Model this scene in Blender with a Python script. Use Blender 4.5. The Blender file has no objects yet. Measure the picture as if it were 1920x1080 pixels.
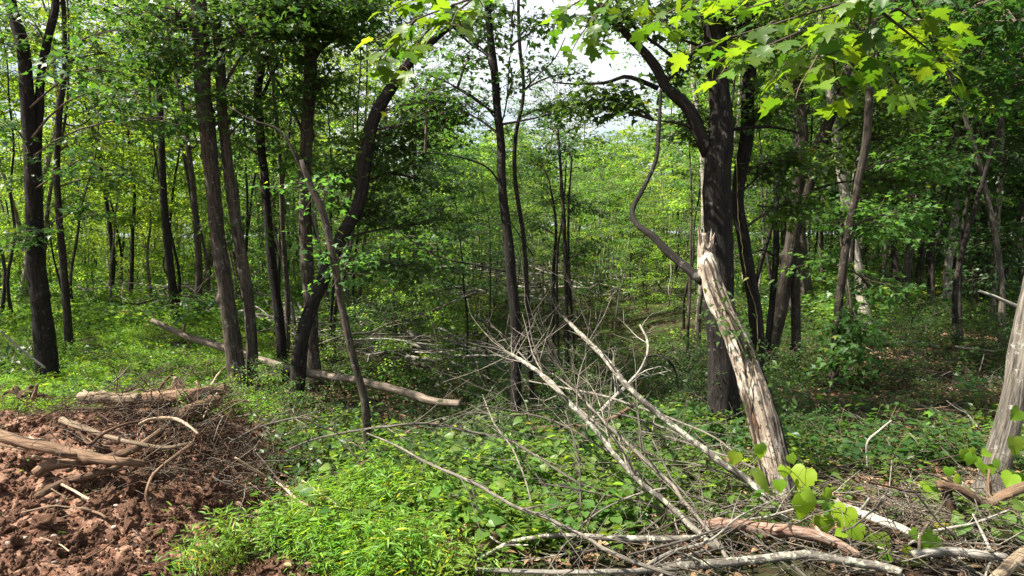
import bpy, math, random
import numpy as np
from mathutils import Vector, Matrix

# ------------------------------------------------------------------ camera, sky, sun, exposure
SC = bpy.context.scene
COL = SC.collection
FPX = 1251.0                      # focal length in photo pixels (1920 wide)
PITCH = math.atan(90 / FPX)
CAM = np.array([0.0, 0.0, 2.0])
cd = bpy.data.cameras.new('camera'); cam = bpy.data.objects.new('camera', cd); COL.objects.link(cam)
cam.location = CAM; cam.rotation_euler = (math.pi / 2 - PITCH, 0, 0)
cd.sensor_width = 36; cd.lens = 36 * FPX / 1920; cd.clip_start = 0.05; cd.clip_end = 3000
SC.camera = cam

SUN_AZ = math.radians(-100)       # from +Y, clockwise: the sun stands to the left and a little behind
SUN_EL = math.radians(54)
SKY_STRENGTH = 0.05
CLOUD = (6.2, 6.5, 6.9)
w = bpy.data.worlds.new('World'); SC.world = w; w.use_nodes = True
nt = w.node_tree; N = nt.nodes; L = nt.links; N.clear()
out = N.new('ShaderNodeOutputWorld'); bg = N.new('ShaderNodeBackground'); bg.inputs[1].default_value = SKY_STRENGTH
sky = N.new('ShaderNodeTexSky'); sky.sky_type = 'NISHITA'; sky.sun_disc = False
sky.sun_elevation = SUN_EL; sky.sun_rotation = SUN_AZ; sky.air_density = 1.0; sky.dust_density = 1.2
tcn = N.new('ShaderNodeTexCoord'); mp = N.new('ShaderNodeMapping'); mp.inputs['Scale'].default_value = (1, 1, 2.4)
nz = N.new('ShaderNodeTexNoise'); nz.inputs['Scale'].default_value = 2.6; nz.inputs['Detail'].default_value = 7; nz.inputs['Roughness'].default_value = .55
rp = N.new('ShaderNodeValToRGB'); rp.color_ramp.elements[0].position = .34; rp.color_ramp.elements[1].position = .50
mx = N.new('ShaderNodeMix'); mx.data_type = 'RGBA'; mx.inputs['B'].default_value = (*CLOUD, 1)
L.new(tcn.outputs['Generated'], mp.inputs[0]); L.new(mp.outputs[0], nz.inputs['Vector']); L.new(nz.outputs['Fac'], rp.inputs[0])
L.new(rp.outputs[0], mx.inputs['Factor']); L.new(sky.outputs[0], mx.inputs['A']); L.new(mx.outputs['Result'], bg.inputs[0]); L.new(bg.outputs[0], out.inputs[0])
sd = bpy.data.lights.new('sun', 'SUN'); sd.energy = 5.0; sd.angle = math.radians(.53); sd.color = (1.0, .93, .80)
sun = bpy.data.objects.new('sun', sd); COL.objects.link(sun)
SDIR = np.array([math.sin(SUN_AZ) * math.cos(SUN_EL), math.cos(SUN_AZ) * math.cos(SUN_EL), math.sin(SUN_EL)])
sun.rotation_euler = Vector(SDIR).to_track_quat('Z', 'Y').to_euler(); sun.location = (0, 0, 30)
SC.view_settings.view_transform = 'Standard'; SC.view_settings.look = 'None'
SC.view_settings.gamma = 1; SC.view_settings.use_curve_mapping = False
SC.view_settings.exposure = 1.9
cy = SC.cycles
cy.max_bounces = 7; cy.diffuse_bounces = 3; cy.glossy_bounces = 2; cy.transmission_bounces = 5; cy.transparent_max_bounces = 4
cy.use_denoising = True; cy.sample_clamp_indirect = 6; cy.caustics_reflective = False; cy.caustics_refractive = False

rng = np.random.default_rng(7)
PI = math.pi

# ------------------------------------------------------------------ noise
def _h(i, j, k, s):
    v = (i * 374761393 + j * 668265263 + k * 1440662683 + s * 362437) & 0xFFFFFFFF
    v = ((v ^ (v >> 13)) * 1274126177) & 0xFFFFFFFF
    v = ((v ^ (v >> 16)) * 668265263) & 0xFFFFFFFF
    return ((v ^ (v >> 15)) & 0xFFFF) / 65535.0
def vnoise(P, s=0):
    P = np.asarray(P, float); i = np.floor(P).astype(np.int64); f = P - i; u = f * f * (3 - 2 * f); r = 0
    for a in (0, 1):
        for b in (0, 1):
            for c in (0, 1):
                wgt = (u[:, 0] if a else 1 - u[:, 0]) * (u[:, 1] if b else 1 - u[:, 1]) * (u[:, 2] if c else 1 - u[:, 2])
                r = r + wgt * _h(i[:, 0] + a, i[:, 1] + b, i[:, 2] + c, s)
    return r * 2 - 1
def fbm(P, s=0, o=4, g=.5):
    r = 0; a = 1.0; P = np.asarray(P, float)
    for k in range(o): r = r + a * vnoise(P * 2 ** k + 17.3 * k, s + k); a *= g
    return r
def n2(x, y, sc, s=0, o=3):
    x = np.asarray(x, float).ravel(); y = np.asarray(y, float).ravel()
    return fbm(np.stack([x * sc, y * sc, np.zeros_like(x) + .5], 1), s, o)

# ------------------------------------------------------------------ terrain
def sstep(a, b, x): t = np.clip((x - a) / (b - a), 0, 1); return t * t * (3 - 2 * t)
def gz(x, y):
    x = np.asarray(x, float); y = np.asarray(y, float); sh = x.shape; x = x.ravel(); y = y.ravel()
    z = -0.012 * np.clip(y - 8, 0, 90)
    z += -0.62 * np.exp(-((x - .3) / 3.2) ** 2 - ((y - 10.6) / 2.6) ** 2)
    z += -0.35 * np.exp(-((x + 1.2) / 1.6) ** 2 - ((y - 6.9) / .9) ** 2)
    z += -0.75 * np.exp(-((x - 1.2) / 4.5) ** 2 - ((y - 17) / 5.5) ** 2) + 1.7 * sstep(21, 44, y) * np.exp(-((x - 1.5) / 16) ** 2)
    z += 0.20 * np.exp(-((x + 3.9) / 1.7) ** 2 - ((y - 6.3) / 1.1) ** 2) + 0.24 * np.exp(-((x + 3.15) / .75) ** 2 - ((y - 6.35) / .6) ** 2)
    z += -0.52 * np.exp(-((x + 1.95) / .48) ** 2 - ((y - 5.15) / .5) ** 2)
    z += 0.35 * sstep(3, 9, x) * sstep(7, 16, y) + .25 * sstep(-4, -9, x) * sstep(9, 16, y)
    z += 6 * sstep(150, 520, y) * (1 + .25 * np.sin(x / 130 + .6)) + 34 * np.exp(-((x + 55) / 70) ** 2 - ((y - 560) / 120) ** 2)
    z += 0.10 * n2(x, y, .45, 3, 3) * sstep(3, 9, y) + 0.03 * n2(x, y, 1.7, 5, 2)
    d = dirt(x, y)
    z += d * (0.075 * n2(x, y, 3.6, 11, 4) + 0.040 * np.abs(n2(x, y, 11, 12, 3)) - .03 * np.abs(n2(x, y, 5.5, 31, 2)))
    return z.reshape(sh)
def dirt(x, y):
    e = n2(x, y, .9, 21, 3) * .35
    a = sstep(.25, -.25, (x - (-1.75 - .42 * np.clip(y - 5, 0, 9))) + e) * sstep(7.75, 7.15, y + e)
    b = sstep(4.42, 4.1, y + e * .5) * sstep(-.1, -.5, x + e)
    c = sstep(1.0, .5, np.hypot((x + 1.9) / .9, (y - 5.1) / .8) + e)
    return np.clip(np.maximum(np.maximum(a, b), c), 0, 1)

def ray(px, py):
    u = (px - 960) / FPX; v = (540 - py) / FPX
    return np.array([u, math.cos(PITCH) + v * math.sin(PITCH), -math.sin(PITCH) + v * math.cos(PITCH)])
def P(px, py, Y):
    d = ray(px, py); return CAM + d * (Y / d[1])
def ph(px, py, h=0.0):
    """the point seen at this pixel that stands h above the ground"""
    d = ray(px, py); t = np.linspace(1.5, 60, 3000); q = CAM + t[:, None] * d
    g = gz(q[:, 0], q[:, 1]) + h; k = np.argmax(q[:, 2] < g)
    return q[k]
def proj(p):
    d = np.asarray(p) - CAM; f = d[1] * math.cos(PITCH) - d[2] * math.sin(PITCH); u = d[1] * math.sin(PITCH) + d[2] * math.cos(PITCH)
    return 960 + FPX * d[0] / f, 540 - FPX * u / f

# ------------------------------------------------------------------ mesh helpers
def mesh(name, V, quads=None, tris=None, mat=None, attrs=None, smooth=True):
    V = np.asarray(V, np.float32); me = bpy.data.meshes.new(name); me.vertices.add(len(V)); me.vertices.foreach_set('co', V.ravel())
    q = np.zeros((0, 4), np.int32) if quads is None else np.asarray(quads, np.int32)
    t = np.zeros((0, 3), np.int32) if tris is None else np.asarray(tris, np.int32)
    idx = np.concatenate([q.ravel(), t.ravel()]); n = len(q) + len(t)
    st = np.concatenate([np.arange(len(q)) * 4, len(q) * 4 + np.arange(len(t)) * 3]).astype(np.int32)
    me.loops.add(len(idx)); me.loops.foreach_set('vertex_index', idx.astype(np.int32))
    me.polygons.add(n); me.polygons.foreach_set('loop_start', st)
    me.polygons.foreach_set('use_smooth', np.full(n, smooth, bool))
    for k, a in (attrs or {}).items():
        a = np.asarray(a, np.float32)
        if a.ndim == 1: at = me.attributes.new(k, 'FLOAT', 'POINT'); at.data.foreach_set('value', a)
        else: at = me.attributes.new(k, 'FLOAT_VECTOR', 'POINT'); at.data.foreach_set('vector', a.ravel())
    me.update(calc_edges=True)
    for m in (mat if isinstance(mat, (list, tuple)) else [mat]):
        if m: me.materials.append(m)
    return me
def link(name, me, parent=None, loc=None, rot=None, **props):
    o = bpy.data.objects.new(name, me); COL.objects.link(o)
    if parent is not None: o.parent = parent
    if loc is not None: o.location = loc
    if rot is not None: o.rotation_euler = rot
    for k, v in props.items():
        if v is not None: o[k] = v
    return o
def thing(name, label, category, loc=(0, 0, 0), rotz=0, group=None):
    return link(name, None, None, loc, (0, 0, rotz), label=label, category=category, group=group)

def resample(pts, n):
    pts = np.asarray(pts, float)
    if len(pts) < 3: t = np.linspace(0, 1, n)[:, None]; return pts[0] * (1 - t) + pts[-1] * t
    Q = np.vstack([2 * pts[0] - pts[1], pts, 2 * pts[-1] - pts[-2]])
    seg = np.linalg.norm(np.diff(pts, axis=0), axis=1) + 1e-9; c = np.concatenate([[0], np.cumsum(seg)]); s = np.linspace(0, c[-1], n)
    i = np.clip(np.searchsorted(c, s, 'right') - 1, 0, len(pts) - 2); t = ((s - c[i]) / seg[i])[:, None]
    p0, p1, p2, p3 = Q[i], Q[i + 1], Q[i + 2], Q[i + 3]
    return .5 * (2 * p1 + (p2 - p0) * t + (2 * p0 - 5 * p1 + 4 * p2 - p3) * t ** 2 + (3 * p1 - p0 - 3 * p2 + p3) * t ** 3)

class Geo:
    """gathers vertices, quads and triangles with per-vertex attributes"""
    def __init__(s): s.V = []; s.Q = []; s.T = []; s.tc = []; s.n = 0
    def add(s, V, Q=None, T=None, tc=None):
        s.V.append(V); s.tc.append(np.zeros((len(V), 3)) if tc is None else tc)
        if Q is not None and len(Q): s.Q.append(np.asarray(Q) + s.n)
        if T is not None and len(T): s.T.append(np.asarray(T) + s.n)
        s.n += len(V)
    def build(s, name, mat, smooth=True):
        if not s.V: return None
        return mesh(name, np.vstack(s.V), np.vstack(s.Q) if s.Q else None, np.vstack(s.T) if s.T else None, mat, {'tc': np.vstack(s.tc)}, smooth)

def tubes(geo, P_, R_, sides=4, cap=False):
    """many tubes of the same number of rings at once: P_ (n,k,3), R_ (n,k)"""
    P_ = np.asarray(P_, float); R_ = np.asarray(R_, float)
    if P_.ndim == 2: P_ = P_[None]; R_ = R_[None]
    n, k, _ = P_.shape
    if n == 0: return
    Tn = np.gradient(P_, axis=1); Tn /= np.linalg.norm(Tn, axis=2, keepdims=True) + 1e-9
    mt = np.abs(Tn.mean(1)); ref = np.where((mt[:, 2] > .75)[:, None], [[1.0, .13, 0]], [[0.07, .05, 1.0]])[:, None, :]
    A = np.cross(Tn, ref); A /= np.linalg.norm(A, axis=2, keepdims=True) + 1e-9; B = np.cross(Tn, A)
    a = np.arange(sides) * 2 * PI / sides; ca = np.cos(a)[None, None, :, None]; sa = np.sin(a)[None, None, :, None]
    V = P_[:, :, None] + R_[:, :, None, None] * (ca * A[:, :, None] + sa * B[:, :, None])
    ln = np.concatenate([np.zeros((n, 1)), np.cumsum(np.linalg.norm(np.diff(P_, axis=1), axis=2), 1)], 1)
    off = np.random.default_rng(n * 7 + k).random((n, 1, 1, 3)) * 20
    tc = np.zeros((n, k, sides, 3)); tc[..., 0] = ca[..., 0] * R_[:, :, None]; tc[..., 1] = sa[..., 0] * R_[:, :, None]; tc[..., 2] = ln[:, :, None]; tc += off
    base = (np.arange(n) * k * sides)[:, None, None]; i = np.arange(k - 1)[None, :, None] * sides; j = np.arange(sides)[None, None, :]; j2 = (j + 1) % sides
    Q = np.stack([base + i + j, base + i + j2, base + i + sides + j2, base + i + sides + j], -1).reshape(-1, 4)
    V = V.reshape(-1, 3); tc = tc.reshape(-1, 3)
    T = None
    if cap and n == 1:
        V = np.vstack([V, P_[0, 0][None], P_[0, -1][None]]); tc = np.vstack([tc, off[0, 0, 0][None], off[0, 0, 0][None]])
        c0 = k * sides; jj = np.arange(sides); j3 = (jj + 1) % sides; e = (k - 1) * sides
        T = np.vstack([np.stack([np.full(sides, c0), j3, jj], 1), np.stack([np.full(sides, c0 + 1), e + jj, e + j3], 1)])
    geo.add(V, Q, T, tc)

def barktube(geo, pts, rad, sides=24, step=.05, amp=.08, seed=0, cap=True, knots=0, flare=0.0, stretch=.35, freq=16, wob=.18):
    """one thick limb with furrowed bark in its geometry"""
    pts = np.asarray(pts, float); Ln = np.linalg.norm(np.diff(pts, axis=0), axis=1).sum(); n = max(4, int(Ln / step))
    C = resample(pts, n); R = np.interp(np.linspace(0, 1, n), np.linspace(0, 1, len(rad)), rad)
    s = np.linspace(0, Ln, n); fq = .16 / max(R.max(), .02); zz = np.zeros(n)
    C = C + wob * R[:, None] * np.stack([fbm(np.stack([s * fq, zz + q_ * 7.7, zz + seed], 1), seed + q_, 2) for q_ in range(3)], 1) * np.minimum(1, s / .2)[:, None]
    if flare: R = R * (1 + flare * np.exp(-s / .22))
    r = np.random.default_rng(seed)
    g = Geo(); tubes(g, C, R, sides, cap); V = g.V[0]; tc = g.tc[0]
    m = n * sides; ctr = np.repeat(C, sides, 0); d = V[:m] - ctr; rr = np.repeat(R, sides)
    q = tc[:m] * [1, 1, stretch]; nz_ = fbm(q * freq, seed, 3) ; nz2 = fbm(tc[:m] * [3, 3, 1.4], seed + 5, 2)
    if flare:
        ang = np.tile(np.arange(sides) * 2 * PI / sides, n); nz2 = nz2 + np.exp(-np.repeat(s, sides) / .25) * np.sin(ang * 4 + seed) * 1.6
    k = 1 + amp * nz_ + .07 * nz2
    for _ in range(knots):
        c = r.integers(0, m); dd = np.linalg.norm(V[:m] - V[c], axis=1) / (rr[c] * .8); k += .5 * np.exp(-dd ** 2 * 2)
    V = V.copy(); V[:m] = ctr + d * k[:, None]
    geo.add(V, g.Q[0], g.T[0] if g.T else None, tc)

# ------------------------------------------------------------------ leaf shapes (base at the origin, tip along +Y, face +Z)
def fan(outline, z=0.0, fold=.12, droop=.18):
    o = np.array(outline, float); V = np.zeros((len(o) + 1, 3)); V[1:, :2] = o; V[0, :2] = (0, .38 if len(o) > 8 else .35)
    V[:, 2] = np.abs(V[:, 0]) * fold - droop * V[:, 1] ** 2
    k = np.arange(1, len(o) + 1); return V, np.stack([np.zeros_like(k), k, np.roll(k, -1)], 1)
def sym(half): return half + [(-x, y) for x, y in reversed(half) if abs(x) > 1e-6]
MAPLE_O = sym([(0, 0), (.17, -.05), (.33, .02), (.30, .10), (.40, .16), (.62, .20), (.46, .33), (.60, .46), (.66, .60), (.46, .54), (.34, .56), (.22, .50), (.20, .62), (.27, .72), (.13, .80), (0, 1.0)])
MAPLE = fan(MAPLE_O); MAPLE2 = fan(MAPLE_O, fold=-.1, droop=.42); MAPLE3 = fan(MAPLE_O, fold=.3, droop=.02)
MAPLE4 = fan([(x * .86 + .05 * y * y, y) for x, y in MAPLE_O], fold=.05, droop=.6)
MAPLE_LO = fan(sym([(0, 0), (.36, .02), (.30, .16), (.62, .34), (.24, .44), (0, 1.0)]), fold=.15, droop=.2)
GRAPE_O = sym([(0, .1), (.10, .0), (.28, -.04), (.44, .08), (.50, .24), (.54, .34), (.45, .40), (.50, .52), (.40, .60), (.30, .66), (.24, .78), (.12, .86), (0, 1.0)])
GRAPE = fan(GRAPE_O, fold=.16, droop=.2); GRAPE2 = fan(GRAPE_O, fold=-.14, droop=.5)
HEART = fan(sym([(0, .08), (.16, 0), (.36, .1), (.38, .34), (.24, .66), (0, 1.0)]), fold=.2, droop=.25)
OVAL = fan(sym([(0, 0), (.2, .22), (.24, .5), (.13, .8), (0, 1.0)]), fold=.2, droop=.25)
LANCE = (np.array([[0, 0, 0], [.085, .3, .02], [0, .32, -.01], [-.085, .3, .02], [0.06, .68, -.06], [0, .68, -.09], [-.06, .68, -.06], [0, 1, -.22]], float),
         np.array([[0, 1, 2], [0, 2, 3], [1, 4, 2], [4, 5, 2], [2, 5, 3], [5, 6, 3], [4, 7, 5], [5, 7, 6]]))
KITE = (np.array([[0, 0, 0], [.32, .42, .06], [0, 1, -.16], [-.32, .42, .06]], float), np.array([[0, 1, 2], [0, 2, 3]]))
NEEDLE = (np.array([[0, 0, 0], [.11, .5, 0], [0, 1, -.1], [-.11, .5, 0]], float), np.array([[0, 1, 2], [0, 2, 3]]))

def nrm(a): return a / (np.linalg.norm(a, axis=-1, keepdims=True) + 1e-9)
def leaves(pos, d, nv, size, shape, rnd=None):
    """copies of a leaf shape: pos (n,3), d leaf axis (n,3), nv rough normal (n,3), size (n)"""
    V0, T0 = shape; d = nrm(d); sx = nrm(np.cross(d, nv)); nn = np.cross(sx, d)
    V = pos[:, None] + size[:, None, None] * (V0[None, :, 0:1] * sx[:, None] + V0[None, :, 1:2] * d[:, None] + V0[None, :, 2:3] * nn[:, None])
    n = len(pos); T = (T0[None] + (np.arange(n) * len(V0))[:, None, None]).reshape(-1, 3)
    rnd = rng.random(n) if rnd is None else rnd
    return V.reshape(-1, 3), T, np.repeat(rnd, len(V0))
def leafmesh(name, parts, mat):
    Vs, Ts, Rs, n = [], [], [], 0
    for V, T, R in parts: Vs.append(V); Ts.append(T + n); Rs.append(R); n += len(V)
    return mesh(name, np.vstack(Vs), None, np.vstack(Ts), mat, {'rnd': np.concatenate(Rs)}, True)

# ------------------------------------------------------------------ materials
def newmat(name):
    m = bpy.data.materials.new(name); m.use_nodes = True; t = m.node_tree; t.nodes.clear()
    o = t.nodes.new('ShaderNodeOutputMaterial'); return m, t, t.nodes, t.links, o
def cmix(N, L, fac, a, b, mode='MIX'):
    x = N.new('ShaderNodeMix'); x.data_type = 'RGBA'; x.blend_type = mode
    for s, v in (('Factor', fac), ('A', a), ('B', b)):
        if isinstance(v, (int, float)): x.inputs[s].default_value = v
        elif isinstance(v, tuple): x.inputs[s].default_value = (*v, 1)
        else: L.new(v, x.inputs[s])
    return x.outputs['Result']
def ramp(N, L, src, stops):
    r = N.new('ShaderNodeValToRGB'); e = r.color_ramp.elements
    while len(e) < len(stops): e.new(.5)
    for k, (p, c) in enumerate(stops):
        e[k].position = p; e[k].color = (*c, 1) if isinstance(c, tuple) else (c, c, c, 1)
    L.new(src, r.inputs[0]); return r.outputs[0]
def noise(N, L, vec, sc, det=4, rough=.55, dist=0):
    n = N.new('ShaderNodeTexNoise'); n.inputs['Scale'].default_value = sc; n.inputs['Detail'].default_value = det
    n.inputs['Roughness'].default_value = rough; n.inputs['Distortion'].default_value = dist
    if vec is not None: L.new(vec, n.inputs['Vector'])
    return n.outputs['Fac']
def leaf_mat(name, c1, c2, tr, tfac=.42, yellow=.008):
    m, t, N, L, o = newmat(name)
    at = N.new('ShaderNodeAttribute'); at.attribute_name = 'rnd'; oi = N.new('ShaderNodeObjectInfo'); geo = N.new('ShaderNodeTexCoord')
    col = cmix(N, L, at.outputs['Fac'], c1, c2)
    old = ramp(N, L, at.outputs['Fac'], [(1 - yellow - .01, 0.0), (1 - yellow, 1.0)])
    col = cmix(N, L, old, col, (c2[0] * 2.2, c2[1] * 1.25, c2[2] * .8))
    hsv = N.new('ShaderNodeHueSaturation'); mr = N.new('ShaderNodeMapRange'); mr.inputs['To Min'].default_value = .475; mr.inputs['To Max'].default_value = .515
    mv = N.new('ShaderNodeMapRange'); mv.inputs['To Min'].default_value = .78; mv.inputs['To Max'].default_value = 1.25
    ml = N.new('ShaderNodeMath'); ml.operation = 'FRACT'; mm = N.new('ShaderNodeMath'); mm.operation = 'MULTIPLY'; mm.inputs[1].default_value = 7.31
    L.new(oi.outputs['Random'], mr.inputs['Value']); L.new(oi.outputs['Random'], mm.inputs[0]); L.new(mm.outputs[0], ml.inputs[0]); L.new(ml.outputs[0], mv.inputs['Value'])
    L.new(mr.outputs[0], hsv.inputs['Hue']); L.new(mv.outputs[0], hsv.inputs['Value']); L.new(col, hsv.inputs['Color'])
    bs = N.new('ShaderNodeBsdfPrincipled'); bs.inputs['Roughness'].default_value = .42; bs.inputs['Specular IOR Level'].default_value = .28
    L.new(hsv.outputs[0], bs.inputs['Base Color'])
    tb = N.new('ShaderNodeBsdfTranslucent'); tcol = cmix(N, L, 1.0, hsv.outputs[0], tr, 'MULTIPLY'); L.new(tcol, tb.inputs['Color'])
    ms = N.new('ShaderNodeMixShader'); ms.inputs[0].default_value = tfac; L.new(bs.outputs[0], ms.inputs[1]); L.new(tb.outputs[0], ms.inputs[2])
    L.new(ms.outputs[0], o.inputs[0]); return m
def bark_mat(name, dark, light, lichen=None, lfac=.5, scale=1.0, furrow=.6, rough=.9, moss=0.0, vary=.35, stretch=.16):
    m, t, N, L, o = newmat(name)
    at = N.new('ShaderNodeAttribute'); at.attribute_name = 'tc'; mp = N.new('ShaderNodeMapping'); mp.inputs['Scale'].default_value = (1, 1, stretch)
    L.new(at.outputs['Vector'], mp.inputs[0]); v = mp.outputs[0]
    a = noise(N, L, v, 42 * scale, 6, .65, .6); b = noise(N, L, v, 11 * scale, 4, .6, .4); c = noise(N, L, at.outputs['Vector'], 13 * scale, 7, .7)
    col = cmix(N, L, ramp(N, L, a, [(.36, 0.0), (.62, 1.0)]), dark, light)
    col = cmix(N, L, ramp(N, L, b, [(.35, .55), (.6, 0.0)]), col, tuple(x * .35 for x in dark))
    if lichen: col = cmix(N, L, ramp(N, L, c, [(.62 - lfac * .2, 0.0), (.66 - lfac * .17, .85)]), col, lichen)
    if moss:
        geo = N.new('ShaderNodeNewGeometry'); sx = N.new('ShaderNodeSeparateXYZ'); L.new(geo.outputs['Normal'], sx.inputs[0])
        f = cmix(N, L, 1.0, ramp(N, L, sx.outputs[2], [(.2, 0.0), (.8, moss)]), ramp(N, L, c, [(.45, 0.0), (.6, 1.0)]), 'MULTIPLY')
        col = cmix(N, L, f, col, (.045, .065, .015))
    oi = N.new('ShaderNodeObjectInfo'); mr = N.new('ShaderNodeMapRange'); mr.inputs['To Min'].default_value = 1 - vary; mr.inputs['To Max'].default_value = 1 + vary
    L.new(oi.outputs['Random'], mr.inputs['Value']); hs = N.new('ShaderNodeHueSaturation'); L.new(mr.outputs[0], hs.inputs['Value']); L.new(col, hs.inputs['Color'])
    bs = N.new('ShaderNodeBsdfPrincipled'); bs.inputs['Roughness'].default_value = rough; bs.inputs['Specular IOR Level'].default_value = .2; L.new(hs.outputs[0], bs.inputs['Base Color'])
    mm = N.new('ShaderNodeMath'); mm.operation = 'ADD'; L.new(a, mm.inputs[0]); L.new(b, mm.inputs[1])
    bp = N.new('ShaderNodeBump'); bp.inputs['Strength'].default_value = furrow; bp.inputs['Distance'].default_value = .02; L.new(mm.outputs[0], bp.inputs['Height']); L.new(bp.outputs[0], bs.inputs['Normal'])
    L.new(bs.outputs[0], o.inputs[0]); return m

M = {}
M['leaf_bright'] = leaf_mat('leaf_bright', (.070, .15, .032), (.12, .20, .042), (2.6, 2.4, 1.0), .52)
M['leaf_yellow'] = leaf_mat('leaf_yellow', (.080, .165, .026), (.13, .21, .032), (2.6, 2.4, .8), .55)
M['leaf_mid'] = leaf_mat('leaf_mid', (.040, .098, .028), (.072, .140, .038), (2.3, 2.3, 1.0), .48)
M['leaf_dark'] = leaf_mat('leaf_dark', (.025, .066, .020), (.048, .098, .026), (2.3, 2.3, .9), .45)
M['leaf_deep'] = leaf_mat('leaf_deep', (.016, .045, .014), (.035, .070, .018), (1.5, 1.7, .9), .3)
M['leaf_maple'] = leaf_mat('leaf_maple', (.024, .070, .012), (.095, .175, .018), (2.5, 2.3, .7), .5, .02)
M['leaf_grass'] = leaf_mat('leaf_grass', (.085, .20, .024), (.15, .28, .034), (2.2, 2.1, .8), .45, .03)
M['leaf_grape'] = leaf_mat('leaf_grape', (.085, .19, .014), (.17, .28, .018), (2.0, 1.9, .6), .45, .0)
M['leaf_litter'] = leaf_mat('leaf_litter', (.10, .055, .03), (.26, .17, .10), (1.1, 1, .9), .1, .0)
M['bark_dark'] = bark_mat('bark_dark', (.010, .0085, .007), (.037, .030, .025), (.08, .08, .07), .05)
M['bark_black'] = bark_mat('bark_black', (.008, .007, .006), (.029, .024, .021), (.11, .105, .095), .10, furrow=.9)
M['bark_mid'] = bark_mat('bark_mid', (.020, .016, .013), (.082, .066, .052), (.15, .15, .125), .15)
M['bark_grey'] = bark_mat('bark_grey', (.040, .033, .027), (.165, .14, .112), (.26, .26, .22), .2)
M['bark_pale'] = bark_mat('bark_pale', (.085, .075, .062), (.27, .245, .205), (.36, .36, .30), .3, furrow=.3)
M['bark_white'] = bark_mat('bark_white', (.16, .145, .12), (.42, .39, .34), None, furrow=.3)
M['deadwood'] = bark_mat('deadwood', (.15, .105, .065), (.42, .33, .24), None, scale=1.6, furrow=.8, stretch=.05)
M['deadwood_grey'] = bark_mat('deadwood_grey', (.13, .12, .105), (.40, .37, .33), (.42, .44, .34), .3, scale=1.4, stretch=.06)
M['lichen_branch'] = bark_mat('lichen_branch', (.048, .042, .036), (.18, .162, .14), (.33, .34, .26), .5, scale=1.6, furrow=.5)
M['log_tan'] = bark_mat('log_tan', (.10, .078, .060), (.31, .245, .195), (.30, .28, .25), .2, scale=1.3, furrow=.6, stretch=.08)
M['bark_furrow'] = bark_mat('bark_furrow', (.035, .030, .025), (.20, .18, .155), (.26, .26, .23), .1, scale=1.0, furrow=1.0, stretch=.07)
M['red_log'] = bark_mat('red_log', (.16, .075, .045), (.48, .33, .26), (.42, .38, .33), .2, scale=1.3, furrow=.9, stretch=.1)
M['brown_log'] = bark_mat('brown_log', (.07, .042, .026), (.22, .145, .095), None, scale=1.5, furrow=.8, stretch=.1)
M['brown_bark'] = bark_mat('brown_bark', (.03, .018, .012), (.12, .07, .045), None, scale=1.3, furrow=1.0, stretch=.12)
M['twig'] = bark_mat('twig', (.05, .038, .028), (.13, .105, .08), None, scale=2)
M['twig_pale'] = bark_mat('twig_pale', (.062, .054, .045), (.215, .19, .16), None, scale=3)
M['vine_stem'] = bark_mat('vine_stem', (.06, .05, .02), (.14, .13, .05), None, scale=3)

def snag_material():
    m, t, N, L, o = newmat('snag_wood')
    at = N.new('ShaderNodeAttribute'); at.attribute_name = 'tc'; mp = N.new('ShaderNodeMapping'); mp.inputs['Scale'].default_value = (1, 1, .07); L.new(at.outputs['Vector'], mp.inputs[0])
    a = noise(N, L, mp.outputs[0], 60, 6, .7, .5); b = noise(N, L, mp.outputs[0], 18, 5, .65, .8); c = noise(N, L, at.outputs['Vector'], 4.5, 5, .65, .3)
    vo = N.new('ShaderNodeTexNoise'); mp2 = N.new('ShaderNodeMapping'); mp2.inputs['Scale'].default_value = (1, 1, .35); L.new(at.outputs['Vector'], mp2.inputs[0]); d = noise(N, L, mp2.outputs[0], 55, 3, .7, .2)
    col = cmix(N, L, ramp(N, L, a, [(.35, 0.0), (.6, 1.0)]), (.11, .085, .065), (.33, .27, .215))
    col = cmix(N, L, ramp(N, L, c, [(.50, 0.0), (.62, .9)]), col, (.50, .46, .40))
    col = cmix(N, L, ramp(N, L, b, [(.42, .95), (.50, 0.0)]), col, (.022, .015, .011))
    col = cmix(N, L, ramp(N, L, d, [(.38, .9), (.44, 0.0)]), col, (.02, .014, .01))
    bs = N.new('ShaderNodeBsdfPrincipled'); bs.inputs['Roughness'].default_value = .8; bs.inputs['Specular IOR Level'].default_value = .25; L.new(col, bs.inputs['Base Color'])
    mm = N.new('ShaderNodeMath'); L.new(a, mm.inputs[0]); L.new(b, mm.inputs[1])
    bp = N.new('ShaderNodeBump'); bp.inputs['Strength'].default_value = .8; bp.inputs['Distance'].default_value = .015; L.new(mm.outputs[0], bp.inputs['Height']); L.new(bp.outputs[0], bs.inputs['Normal'])
    L.new(bs.outputs[0], o.inputs[0]); return m
M['snag'] = snag_material()
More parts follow.
